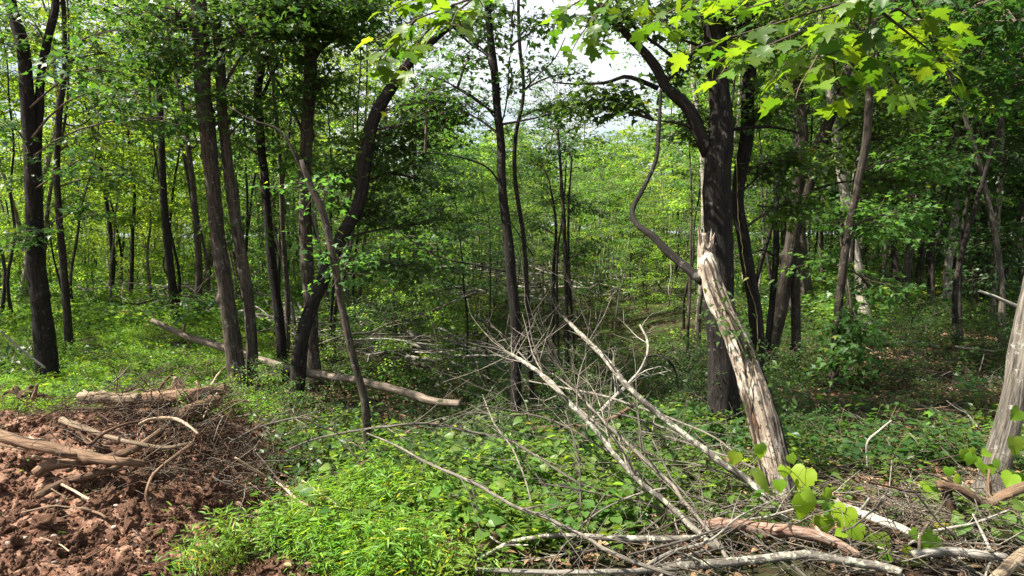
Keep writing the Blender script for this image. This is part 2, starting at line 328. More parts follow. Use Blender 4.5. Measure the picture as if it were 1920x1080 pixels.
def dirt_material(name, ground):
    m, t, N, L, o = newmat(name); g = N.new('ShaderNodeTexCoord'); v = g.outputs['Object']
    a = noise(N, L, v, 9, 6, .65, .3); b = noise(N, L, v, 45, 5, .7); c = noise(N, L, v, 1.7, 4)
    col = ramp(N, L, a, [(.34, (.034, .014, .009)), (.47, (.17, .080, .050)), (.62, (.40, .25, .175))])
    col = cmix(N, L, ramp(N, L, b, [(.40, .65), (.6, 0.0)]), col, (.06, .028, .018))
    col = cmix(N, L, ramp(N, L, c, [(.40, 0.0), (.65, .35)]), col, (.24, .15, .11))
    if ground:
        d = N.new('ShaderNodeAttribute'); d.attribute_name = 'dirt'
        soil = ramp(N, L, a, [(.35, (.014, .010, .007)), (.55, (.042, .028, .018)), (.72, (.10, .066, .043))])
        soil = cmix(N, L, ramp(N, L, c, [(.42, 0.0), (.58, .75)]), soil, (.035, .055, .014))
        far = N.new('ShaderNodeAttribute'); far.attribute_name = 'far'
        soil = cmix(N, L, far.outputs['Fac'], soil, (.030, .062, .016))
        col = cmix(N, L, d.outputs['Fac'], soil, col)
    bs = N.new('ShaderNodeBsdfPrincipled'); bs.inputs['Roughness'].default_value = .95; bs.inputs['Specular IOR Level'].default_value = .12; L.new(col, bs.inputs['Base Color'])
    mm = N.new('ShaderNodeMath'); L.new(a, mm.inputs[0]); L.new(b, mm.inputs[1])
    bp = N.new('ShaderNodeBump'); bp.inputs['Strength'].default_value = .9; bp.inputs['Distance'].default_value = .03; L.new(mm.outputs[0], bp.inputs['Height']); L.new(bp.outputs[0], bs.inputs['Normal'])
    L.new(bs.outputs[0], o.inputs[0]); return m
M['ground'] = dirt_material('ground', True); M['clod'] = dirt_material('clod', False)
M['stone'] = bark_mat('stone', (.22, .17, .145), (.50, .42, .37), None, scale=.6, furrow=.3, stretch=1, vary=.3)

# ------------------------------------------------------------------ ground
def axis(a, b, step, grow, far):
    c = list(np.arange(a, b, step)); s = step; x = c[-1]
    while x < far: s *= grow; x += s; c.append(x)
    s = step; x = a; lo = []
    while x > (-far if a < 0 else -60): s *= grow; x -= s; lo.append(x)
    return np.array(lo[::-1] + c)
xs = axis(-4.6, 4.2, .032, 1.07, 900); ys = axis(3.2, 7.6, .03, 1.045, 1500)
X, Y = np.meshgrid(xs, ys); Z = gz(X, Y); nx, ny = len(xs), len(ys)
i = np.arange(nx - 1)[None] + np.arange(ny - 1)[:, None] * nx
Q = np.stack([i, i + 1, i + 1 + nx, i + nx], -1).reshape(-1, 4)
gme = mesh('ground', np.stack([X.ravel(), Y.ravel(), Z.ravel()], 1), Q, None, M['ground'], {'dirt': dirt(X.ravel(), Y.ravel()), 'far': sstep(12, 60, np.hypot(X, Y)).ravel()})
ground = link('ground', gme, kind='structure')

# ------------------------------------------------------------------ foliage growth
def sprays(geo, lv, skel, blobs, shape, lsize, per=16, slen=.55, tw=.006, tilt=.45, sides=3, droop=.25, anchor_below=True, far_shape=None):
    """blobs: (centre, radius, n_sprays[, flatten]); every spray is a leafy twig joined by a branchlet to the nearest wood in skel (m,3)"""
    skel = np.asarray(skel, float)
    for bl in blobs:
        c, R, n = np.asarray(bl[0], float), bl[1], int(bl[2]); fl = bl[3] if len(bl) > 3 else .5
        if n <= 0: continue
        u = nrm(rng.normal(size=(n, 3))); rr = R * rng.random(n) ** .45; C = c + u * rr[:, None] * [1, 1, fl]
        # a bough from the wood to the blob's middle
        dd = np.linalg.norm(skel - c, axis=1) + (np.clip(skel[:, 2] - c[2] + .2, 0, None) * 2 if anchor_below else 0); a = skel[np.argmin(dd)]
        k = 6; t = np.linspace(0, 1, k)[:, None]; ctl = (a + c) / 2 + np.array([0, 0, .12 * np.linalg.norm(c - a)]) + rng.normal(size=3) * .08 * np.linalg.norm(c - a)
        bough = (1 - t) ** 2 * a + 2 * t * (1 - t) * ctl + t * t * c
        br = tw * (1.2 + .30 * math.sqrt(n))
        if np.linalg.norm(c - a) > .15: tubes(geo, bough, np.linspace(br * 1.3, br * .5, k), max(sides, 4))
        else: bough = np.repeat(c[None], k, 0)
        # branchlets
        s = bough[rng.integers(k // 2, k, n)]; dirs = nrm(C - s + rng.normal(size=(n, 3)) * .15); dirs[:, 2] *= .5; dirs = nrm(dirs)
        ln = slen * (.6 + .7 * rng.random(n)); e = C + dirs * ln[:, None] * .5; e[:, 2] -= droop * ln * .3
        b0 = C - dirs * ln[:, None] * .5
        kk = 4; tt = np.linspace(0, 1, kk)[None, :, None]; mid = b0 + [0, 0, .05]
        Pt = (1 - tt) ** 2 * s[:, None] + 2 * tt * (1 - tt) * mid[:, None] + tt * tt * e[:, None]
        tubes(geo, Pt, np.linspace(1, .35, kk)[None] * tw * (.7 + .6 * rng.random(n))[:, None], sides)
        # leaves along the outer part of the twig, in two ranks
        tl = np.linspace(.0, 1, per)[None]; tl = np.clip(tl + rng.normal(size=(n, per)) * .05, 0, 1.05)[..., None]
        pos = b0[:, None] * (1 - tl) + e[:, None] * tl
        side = np.where(np.arange(per) % 2, 1, -1)[None, :, None]
        lat = nrm(np.cross(dirs, [0, 0, 1]))[:, None]
        ld = dirs[:, None] * (.35 + .5 * rng.random((n, per, 1))) + lat * side * (.5 + .6 * rng.random((n, per, 1))) + rng.normal(size=(n, per, 3)) * .22
        ld[..., 2] -= droop
        sz = lsize * (.65 + .6 * rng.random((n, per))); wid = (1 - np.abs(tl[..., 0] - .45)) * ln[:, None] * .30
        pos = pos + lat * side * (wid * rng.random((n, per)))[..., None] + rng.normal(size=(n, per, 3)) * .03
        nv = np.array([0, 0, 1.0]) + rng.normal(size=(n, per, 3)) * tilt
        lv.append(leaves(pos.reshape(-1, 3), ld.reshape(-1, 3), nv.reshape(-1, 3), sz.ravel(), (far_shape if (far_shape is not None and len(bl) > 4 and bl[4]) else shape)))

def grow(seed, H, cb, crad, r0, wander=.25, nb=16, spr=16, per=14, lsize=.09, slen=.6, fl=.45, wide_at=.45, sides=7, shape=KITE, tilt=.45, limb=True):
    """a whole tree of its own: returns trunk mesh data and crown mesh data (geometry, leaves)"""
    global rng
    keep = rng; rng = np.random.default_rng(seed); g = Geo(); cg = Geo(); lv = []
    k = 9; z = np.linspace(0, H * .97, k); ph0 = rng.random(2) * 7; amp = wander
    path = np.stack([amp * (np.sin(z * .5 + ph0[0]) - math.sin(ph0[0])) + rng.normal(size=k) * .04, amp * (np.cos(z * .42 + ph0[1]) - math.cos(ph0[1])) + rng.normal(size=k) * .04, z], 1)
    pts = resample(path, 26); R = r0 * (1 - np.linspace(0, 1, 26) * .88) ; R[0] *= 1.35; R[1] *= 1.1
    pts[0, 2] -= .25
    tubes(g, pts, R, sides)
    skel = [pts]
    blobs = []
    for q in range(nb):
        f = cb + (1 - cb) * (q + rng.random() * .8) / nb; f = min(f, .985); h = f * H
        a = q * 2.4 + rng.random() * .9; u = (f - cb) / (1 - cb); prof = math.sin(PI * min(1, (u * (1 - wide_at) / wide_at if u < wide_at else .5 + (u - wide_at) / (1 - wide_at) * .5) if False else (.28 + .72 * (u / wide_at if u < wide_at else 1 - (u - wide_at) / (1 - wide_at) * .85)) * .5))
        ln = crad * max(.18, prof) * (.7 + .5 * rng.random()); s = pts[min(25, int(f * 25))]
        up = .15 + .45 * f; e = s + np.array([math.cos(a) * ln, math.sin(a) * ln, ln * up])
        m = (s + e) / 2 + np.array([0, 0, ln * .06]); lp = resample([s, m, e], 6)
        tubes(g, lp, np.linspace(r0 * .32 * (1.1 - .6 * f), r0 * .07, 6), 4); skel.append(lp)
        blobs.append((lp[3] + rng.normal(size=3) * .1, .42 * ln + .22, spr * .5, fl)); blobs.append((e, .36 * ln + .25, spr * .6, fl))
    sprays(cg, lv, np.vstack(skel), blobs, shape, lsize, per, slen, tilt=tilt)
    rng = keep
    return g, cg, lv
def grow_meshes(nm, leafm, barkm, *a, **k):
    g, cg, lv = grow(*a, **k); tme = g.build(nm + '_trunk', M[barkm])
    # leaves and twigs of a crown share one mesh with two materials
    LV, LT, LR = [], [], []; n = 0
    for V, T, R in lv: LV.append(V); LT.append(T + n); LR.append(R); n += len(V)
    tv = np.vstack(cg.V); tq = np.vstack(cg.Q); ttc = np.vstack(cg.tc)
    V = np.vstack(LV + [tv]); me = mesh(nm + '_crown', V, tq + n, np.vstack(LT), [M['twig'], M[leafm]], {'rnd': np.concatenate(LR + [np.zeros(len(tv))]), 'tc': np.vstack([np.zeros((n, 3)), ttc])})
    mi = np.concatenate([np.zeros(len(tq), np.int32), np.ones(len(me.polygons) - len(tq), np.int32)]); me.polygons.foreach_set('material_index', mi)
    return tme, me
def crown_mesh(nm, cg, lv, leafm, twigm='twig'):
    LV, LT, LR = [], [], []; n = 0
    for V, T, R in lv: LV.append(V); LT.append(T + n); LR.append(R); n += len(V)
    tv = np.vstack(cg.V) if cg.V else np.zeros((0, 3)); tq = np.vstack(cg.Q) if cg.Q else np.zeros((0, 4), int)
    ttc = np.vstack(cg.tc) if cg.V else np.zeros((0, 3))
    me = mesh(nm, np.vstack(LV + [tv]), tq + n, np.vstack(LT), [M[twigm], M[leafm]], {'rnd': np.concatenate(LR + [np.zeros(len(tv))]), 'tc': np.vstack([np.zeros((n, 3)), ttc])})
    me.polygons.foreach_set('material_index', np.concatenate([np.zeros(len(tq), np.int32), np.ones(len(me.polygons) - len(tq), np.int32)]))
    return me

# ------------------------------------------------------------------ trees that stand near: trunks follow the photograph, each at its own distance
def stem_pts(px, Y, H=None, base=True, lean=None):
    Ys = Y if isinstance(Y, (list, tuple)) else [Y] * len(px)
    p = [P(a, b, y) for (a, b), y in zip(px, Ys)]
    if base:
        p[0][2] = float(gz(p[0][0], p[0][1])) - .12
    if H is not None:
        d = nrm(p[-1] - p[-2]); d = nrm(d + np.array([0, 0, .8]))
        while p[-1][2] < H: p.append(p[-1] + d * 1.1 + rng.normal(size=3) * [.06, .06, 0])
    return np.array(p)
def wpx(w, Y): return w / 2 * Y / FPX * .84
def near_tree(name, label, stems, bark, leafm, blobs=(), limbs=(), H=11, top=(2.3, 15, 11), lsize=.085, shape=MAPLE_LO, group=None, per=16, tw=.006, category='tree', slen=.55, flare=.35, sides=26):
    """stems/limbs: (pixels, widths in pixels, Y); blobs: (px, py, Y, radius, sprays)"""
    root = None; skel = []; tops = []
    for si, (px, wd, Y) in enumerate(stems):
        p = stem_pts(px, Y, H if len(px) > 2 else None); y0 = Y if not isinstance(Y, (list, tuple)) else Y[0]
        if root is None: root = thing(name, label, category, (p[0][0], p[0][1], p[0][2] + .12), 0, group); o0 = p[0] + [0, 0, .12]
        seg = np.concatenate([[0], np.cumsum(np.linalg.norm(np.diff(p, axis=0), axis=1))]); r = np.full(len(p), wpx(wd[-1], y0) * .9)
        r[:len(px)] = [wpx(a, y0) for a in np.interp(np.linspace(0, 1, len(px)), np.linspace(0, 1, len(wd)), wd)]
        if len(p) > len(px): r[len(px):] = np.linspace(r[len(px) - 1], r[len(px) - 1] * .3, len(p) - len(px))
        rr = np.interp(np.linspace(0, seg[-1], 40), seg, r)
        g = Geo(); barktube(g, p - o0, rr, sides if wd[0] > 18 else 12, .05 if wd[0] > 24 else .09, .07, si + len(label), flare=flare, knots=3, freq=13)
        link('trunk', g.build('trunk', M[bark]), root)
        pp = resample(p, 60); skel.append(pp[pp[:, 2] > 1.6]); tops.append(pp)
    for li, (px, wd, Y) in enumerate(limbs):
        Ys = Y if isinstance(Y, (list, tuple)) else [Y] * len(px); p = np.array([P(a, b, y) for (a, b), y in zip(px, Ys)])
        g = Geo(); barktube(g, p - o0, [wpx(a, Ys[0]) for a in wd], 12 if wd[0] > 9 else 7, .07, .08, li + 3, knots=2 if wd[0] > 10 else 0)
        link('limb', g.build('limb', M[bark]), root); skel.append(resample(p, 30))
    skel = np.vstack(skel); bl = []
    for b in blobs: bl.append((P(b[0], b[1], b[2]), b[3], int(b[4] * (.88 if b[0] < 860 else 1)), b[5] if len(b) > 5 else .55))
    if top:
        R, n, m = top
        for tp in tops:
            hi = tp[tp[:, 2] > 5.6]
            for q in range(m if len(hi) else 0):
                a = rng.random() * 7; c = hi[int(len(hi) * (q + rng.random()) / m * .999)] + np.array([math.cos(a), math.sin(a), .25]) * R * (.2 + .8 * rng.random()) * [1, 1, 1]
                bl.append((c, .8, n, .45, True))
    if bl:
        cg, lv = Geo(), []
        sprays(cg, lv, skel, bl, shape, lsize, per, slen, tw, far_shape=KITE)
        for V, T, R_ in lv: V -= o0
        for V in cg.V: V -= o0
        link('crown', crown_mesh('crown', cg, lv, leafm), root, kind='stuff')
    return root

near_tree('maple_tree', 'dark-barked tree at the left edge, two stems parting high up, grass at its foot',
    [([(95, 690), (82, 600), (68, 480), (60, 350), (50, 200), (42, 90), (20, 0)], [46, 34, 28, 22], 9.8), ([(82, 640), (72, 420), (70, 260), (78, 140), (98, 40), (104, 0)], [20, 18, 15], 9.9)],
    'bark_black', 'leaf_dark', [(70, 50, 9.5, .8, 14), (180, 130, 8.5, .7, 24), (250, 190, 8.2, .6, 26), (150, 300, 9.3, .6, 14), (10, 230, 9, .5, 8), (270, 60, 9, .8, 26), (170, 400, 9.6, .4, 8), (20, 440, 9.5, .5, 12), (330, 230, 8.8, .5, 14)], H=12, top=(2.4, 16, 9))
near_tree('slim_tree', 'slim straight dark tree just beyond the tree at the left edge',
    [([(130, 640), (122, 540), (112, 420), (106, 300), (112, 210), (122, 120), (118, 0)], [17, 14, 12, 9], 12)], 'bark_dark', 'leaf_mid',
    [(170, 260, 12, .7, 18), (230, 330, 12, .6, 16), (120, 380, 12.4, .6, 12), (60, 330, 12, .6, 12), (200, 100, 12, .8, 20)],
    [([(112, 230), (150, 235), (190, 205)], [5, 2], 12), ([(120, 560), (100, 480), (88, 400)], [5, 3], 12)], H=11)
near_tree('double_trunk_tree', 'tall tree with two close grey-brown trunks, rough bark lit below and dark above',
    [([(452, 735), (440, 650), (424, 550), (406, 440), (392, 300), (378, 120), (370, 0)], [38, 34, 30, 34, 36], 8.8), ([(478, 720), (468, 600), (450, 460), (431, 350), (419, 220), (409, 80), (403, 0)], [26, 24, 22, 20], 9.0)],
    'bark_mid', 'leaf_dark', [(330, 20, 8.6, .9, 44), (450, 60, 8.6, .9, 56), (420, 170, 8.8, .6, 22), (300, 110, 8.8, .7, 30), (505, 20, 9, .7, 40), (440, 420, 9.2, .4, 10), (350, 560, 9.4, .4, 8), (480, 210, 9, .5, 16)],
    [([(380, 120), (330, 60), (280, 20)], [9, 4], 8.8), ([(412, 180), (450, 110), (500, 60)], [8, 4], 8.9)], H=13, flare=.5)
near_tree('slim_tree', 'slim dark tree with a kink halfway up, right behind the two close grey-brown trunks',
    [([(536, 700), (524, 600), (508, 480), (500, 380), (484, 190), (490, 120), (486, 0)], [22, 20, 18, 17], 10.2)], 'bark_black', 'leaf_dark',
    [(500, 110, 10, .8, 40), (560, 180, 10, .7, 34), (440, 260, 10.4, .6, 20), (520, 260, 10.4, .5, 16), (540, 20, 10, .8, 50)],
    [([(485, 195), (520, 120), (545, 60)], [8, 4], 10.2)], H=12)
near_tree('forked_tree', 'straight brown tree forking under dense dark leaves, left of the leaning dark trunk',
    [([(592, 700), (584, 600), (574, 450), (572, 330), (577, 220), (583, 100), (586, 0)], [31, 28, 26, 27, 29], 9.9)], 'bark_mid', 'leaf_dark',
    [(560, 40, 9.6, .9, 60), (640, 60, 9.6, .8, 50), (610, 150, 9.9, .6, 30), (680, 20, 9.6, .8, 54), (560, 300, 10.2, .5, 12), (600, 20, 9, .8, 50)],
    [([(586, 110), (620, 70), (665, 35), (720, 15)], [14, 8], 9.9), ([(575, 260), (530, 170), (505, 130)], [8, 4], 9.9)], H=12)
near_tree('leaning_tree', 'dark leaning trunk that arches behind the bright hanging maple spray',
    [([(548, 760), (566, 640), (598, 540), (640, 450), (672, 380), (688, 290), (704, 222), (735, 165)], [34, 30, 27, 26], [8.8, 8.9, 9, 9, 9, 9, 9, 9])], 'bark_black', 'leaf_dark',
    [(700, 280, 9.4, .65, 36), (780, 240, 9.4, .7, 36), (830, 215, 9, .5, 22), (760, 330, 9.8, .8, 46), (700, 400, 10, .7, 40), (640, 330, 10, .7, 30), (800, 420, 10.4, .7, 26), (660, 490, 10.2, .6, 26), (760, 500, 10.4, .7, 26), (830, 180, 9, .5, 16), (900, 60, 9, .5, 18)],
    [([(735, 165), (770, 115), (805, 82), (850, 47), (880, 43), (905, 32), (930, 8), (950, -30)], [24, 18, 10, 8], 9), ([(710, 220), (718, 180), (722, 165)], [9, 5], 9), ([(850, 50), (880, 80), (905, 98), (925, 115)], [6, 3], 9)], H=None, top=None)
near_tree('crooked_sapling', 'crooked light-brown sapling rising from the low greenery in front of the long fallen log',
    [([(694, 858), (686, 770), (668, 690), (648, 610), (628, 500), (606, 400), (580, 345), (566, 300)], [20, 17, 17, 16, 9], 6.5)], 'bark_mid', 'leaf_mid',
    [(640, 480, 6.6, .3, 8), (650, 500, 6.8, .35, 8), (600, 350, 6.8, .4, 10)], [([(574, 335), (530, 250), (470, 225), (430, 200)], [8, 3], 6.5)], H=None, top=None, lsize=.06)
near_tree('thin_tree', 'thin dark tree in the middle standing alone against the sky gap',
    [([(970, 790), (967, 640), (958, 500), (944, 380), (938, 260), (930, 160), (918, 60), (912, -20)], [24, 23, 20, 17, 13], 7.6)], 'bark_black', 'leaf_dark',
    [(880, 110, 7.6, .35, 12), (800, 175, 7.6, .4, 14), (870, 210, 7.6, .35, 12), (960, 150, 7.6, .3, 8), (1000, 60, 7.8, .35, 8), (860, 40, 7.4, .4, 12), (960, 20, 7.6, .4, 10), (1050, 210, 8, .3, 6), (820, 470, 7.8, .4, 10)],
    [([(932, 215), (880, 180), (830, 150), (780, 135)], [6, 2], 7.6), ([(938, 345), (915, 315), (880, 300), (840, 290), (770, 285)], [5, 2], 7.6), ([(936, 230), (905, 195), (860, 165), (800, 140)], [5, 2], 7.7), ([(924, 110), (890, 80), (860, 60)], [5, 2], 7.6),
     ([(938, 240), (950, 190), (956, 100), (965, 30)], [4, 2], 7.6), ([(952, 510), (900, 498), (820, 480), (740, 430)], [5, 2], 7.7)], H=9, top=(1.2, 10, 5), lsize=.07, per=12)
near_tree('thin_tree', 'thinner stem just beyond the lone dark tree in the middle, bending near its top',
    [([(1000, 600), (985, 480), (965, 330), (968, 250), (982, 170), (974, 80), (972, -10)], [10, 9, 7], 9.6)], 'bark_dark', 'leaf_dark',
    [(1000, 40, 9.6, .4, 9), (1030, 200, 9.6, .4, 9), (990, 130, 9.6, .3, 6), (1075, 140, 9.6, .3, 7)], [([(982, 170), (1010, 140), (1040, 110), (1060, 70)], [4, 2], 9.6), ([(1000, 480), (960, 420), (950, 400)], [3, 2], 9.6)], H=8.5, top=(1, 8, 4), lsize=.07, per=12)
near_tree('black_trunk_tree', 'thickest tree, near-black furrowed trunk with a big limb arching left over the sky',
    [([(1362, 810), (1358, 680), (1350, 560), (1346, 430), (1342, 330), (1350, 250), (1346, 150), (1340, 60), (1328, 0)], [76, 64, 62, 64, 60, 42, 44, 48], 7.1),
     ([(1425, 700), (1418, 600), (1402, 500), (1390, 430), (1384, 370), (1398, 260), (1405, 150), (1404, 80), (1396, 0)], [30, 28, 26, 30, 27, 22], 7.6)],
    'bark_black', 'leaf_dark', [(1130, 178, 7.2, .3, 12), (1170, 190, 7.1, .28, 12), (1080, 200, 7.3, .25, 8), (1300, 240, 7.6, .4, 18), (1280, 130, 7.5, .35, 14), (1440, 200, 7.5, .5, 22), (1430, 320, 7.8, .4, 16), (1480, 300, 7.8, .4, 18), (1240, 15, 7, .5, 20), (1380, 20, 7, .6, 30), (1460, 40, 7, .6, 26), (1150, 20, 7, .4, 18), (1500, 380, 8, .4, 14)],
    [([(1330, 290), (1310, 240), (1290, 200), (1251, 164), (1234, 130), (1212, 100), (1190, 78), (1162, 50), (1129, 17), (1112, -20)], [32, 28, 22, 15, 14], 7.1),
     ([(1234, 166), (1207, 154), (1176, 144), (1151, 150), (1132, 156), (1068, 157), (1036, 154)], [11, 9, 5, 3], 7.1), ([(1245, 158), (1282, 117), (1318, 86), (1340, 60)], [9, 6], 7.1),
     ([(1279, 122), (1234, 85), (1195, 58), (1165, 20), (1150, -10)], [8, 5], 7.2), ([(1320, 90), (1300, 82), (1270, 70)], [8, 3], 7.1), ([(1366, 243), (1400, 240), (1440, 238), (1473, 242), (1500, 250)], [9, 7, 4], 7.1),
     ([(1310, 245), (1285, 235), (1250, 228), (1225, 225)], [7, 3], 7.1), ([(1352, 60), (1400, 40), (1460, -10)], [9, 5], 7.1)], H=12, flare=.25, sides=44, top=(2.2, 12, 9))
near_tree('forked_tree', 'smooth grey-brown tree forking in a Y and leaning right, slender dark stem beside it',
    [([(1438, 690), (1458, 600), (1474, 500), (1498, 400), (1522, 330), (1556, 220), (1590, 130), (1640, 20)], [30, 28, 28, 20, 18], 10.8), ([(1501, 400), (1494, 330), (1506, 250), (1490, 120), (1484, 60), (1478, 0)], [20, 22, 18, 17], 10.8)],
    'bark_mid', 'leaf_mid', [(1560, 300, 10.5, .6, 24), (1640, 260, 10.5, .8, 40), (1600, 180, 10.5, .6, 30), (1700, 200, 10.3, .8, 40), (1520, 120, 10.5, .5, 20), (1680, 340, 10.8, .6, 28), (1550, 50, 10.5, .8, 36), (1440, 130, 11, .5, 16)],
    [([(1495, 290), (1540, 270), (1600, 225), (1650, 200)], [7, 3], 10.8)], H=12)
near_tree('slender_tree', 'slender dark dead stem with short crooked side branches, left of the smooth forked tree',
    [([(1432, 680), (1444, 600), (1454, 500), (1455, 400), (1456, 340), (1468, 318), (1482, 298)], [14, 13, 12, 9], 10.2)], 'bark_black', 'leaf_dark', [],
    [([(1456, 384), (1440, 388), (1420, 384)], [6, 3], 10.2), ([(1460, 384), (1470, 382), (1484, 392)], [5, 3], 10.2), ([(1462, 400), (1466, 390), (1468, 380)], [4, 3], 10.2), ([(1450, 480), (1430, 468), (1405, 478)], [5, 3], 10.2)], H=None, top=None)
near_tree('brown_sapling', 'straight thin brown young tree between the Y-forked tree and the pale trunks',
    [([(1560, 755), (1566, 650), (1576, 540), (1590, 440), (1608, 350), (1625, 260), (1632, 160), (1640, 0)], [20, 18, 16, 17, 12], 9.2)], 'bark_mid', 'leaf_mid',
    [(1640, 420, 9.4, .6, 26), (1570, 400, 9.6, .5, 18), (1700, 400, 9.6, .6, 26), (1560, 500, 9.6, .5, 18), (1640, 540, 9.2, .5, 22), (1600, 610, 9, .4, 22), (1590, 660, 8.9, .4, 16), (1740, 300, 9.4, .7, 30)], H=10, top=(1.6, 16, 7))
near_tree('edge_tree', 'stout grey tree with deep vertical furrows leaning out at the right edge',
    [([(1846, 985), (1858, 920), (1872, 850), (1893, 770), (1912, 680), (1936, 560), (1970, 400), (2000, 200), (2010, 0)], [66, 52, 50, 52, 54], 5.1)], 'bark_furrow', 'leaf_dark', [(1860, 60, 6.2, .7, 34), (1800, 20, 6, .6, 26), (1900, 160, 6.2, .6, 26)], H=10, flare=.3, sides=40, top=(2.2, 16, 8))
for lab, px, wd, Y_, bk, lf, bl in [
    ('dull grey trunk in the dark wood at the right, left of the whitish one', [(1690, 585), (1700, 500), (1712, 420), (1718, 330), (1716, 200), (1720, 40)], [19, 17, 15, 12], 17, 'bark_grey', 'leaf_dark', [(1680, 300, 16, 1.1, 60), (1740, 200, 16, 1.1, 60), (1660, 130, 16, 1, 50), (1760, 420, 16.5, .8, 34)]),
    ('dim grey trunk deep in the dark wood, between the dull grey and the whitish trunk', [(1745, 560), (1748, 450), (1750, 330), (1752, 200), (1760, 40)], [12, 11, 9], 21, 'bark_grey', 'leaf_dark', [(1750, 140, 20, 1.3, 60), (1820, 250, 20, 1.2, 60)]),
    ('whitish flaky-barked trunk in the dark wood at the right, with small broken stubs', [(1772, 575), (1780, 480), (1794, 385), (1790, 270), (1800, 150), (1806, 0)], [17, 15, 12, 10], 16, 'bark_pale', 'leaf_dark', [(1810, 330, 15, 1, 50), (1830, 450, 14.5, .8, 40), (1850, 180, 15, 1.1, 60), (1780, 60, 15.5, 1.2, 60)]),
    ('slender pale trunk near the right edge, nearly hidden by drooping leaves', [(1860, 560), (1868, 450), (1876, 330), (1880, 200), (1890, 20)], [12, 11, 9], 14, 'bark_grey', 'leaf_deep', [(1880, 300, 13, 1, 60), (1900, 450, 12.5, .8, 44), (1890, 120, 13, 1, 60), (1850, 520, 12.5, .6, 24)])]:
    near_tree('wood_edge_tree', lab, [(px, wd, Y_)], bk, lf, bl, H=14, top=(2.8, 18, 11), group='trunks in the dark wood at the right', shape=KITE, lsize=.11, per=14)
near_tree('sapling_cluster', 'clump of thin dark leafy stems behind the lone thin tree, before pale brush',
    [([(1064, 690), (1062, 560), (1058, 430), (1052, 330), (1046, 240)], [11, 9, 5], 12), ([(1036, 640), (1038, 520), (1042, 420), (1030, 340)], [8, 7, 4], 12.2), ([(1085, 650), (1068, 540), (1066, 400), (1072, 300)], [8, 7, 4], 12.1), ([(1050, 600), (1044, 500), (1056, 400), (1062, 300)], [6, 5, 3], 12)],
    'bark_dark', 'leaf_dark', [(1010, 300, 12.5, .6, 26), (1060, 280, 12.5, .6, 26), (1030, 380, 12.6, .6, 24), (1090, 380, 12.6, .5, 18), (1000, 420, 12.6, .5, 18), (1060, 470, 12.4, .5, 14), (1100, 470, 12.4, .5, 14), (1030, 240, 12.5, .4, 12)], H=None, top=None, category='sapling', shape=KITE, lsize=.075, per=18)

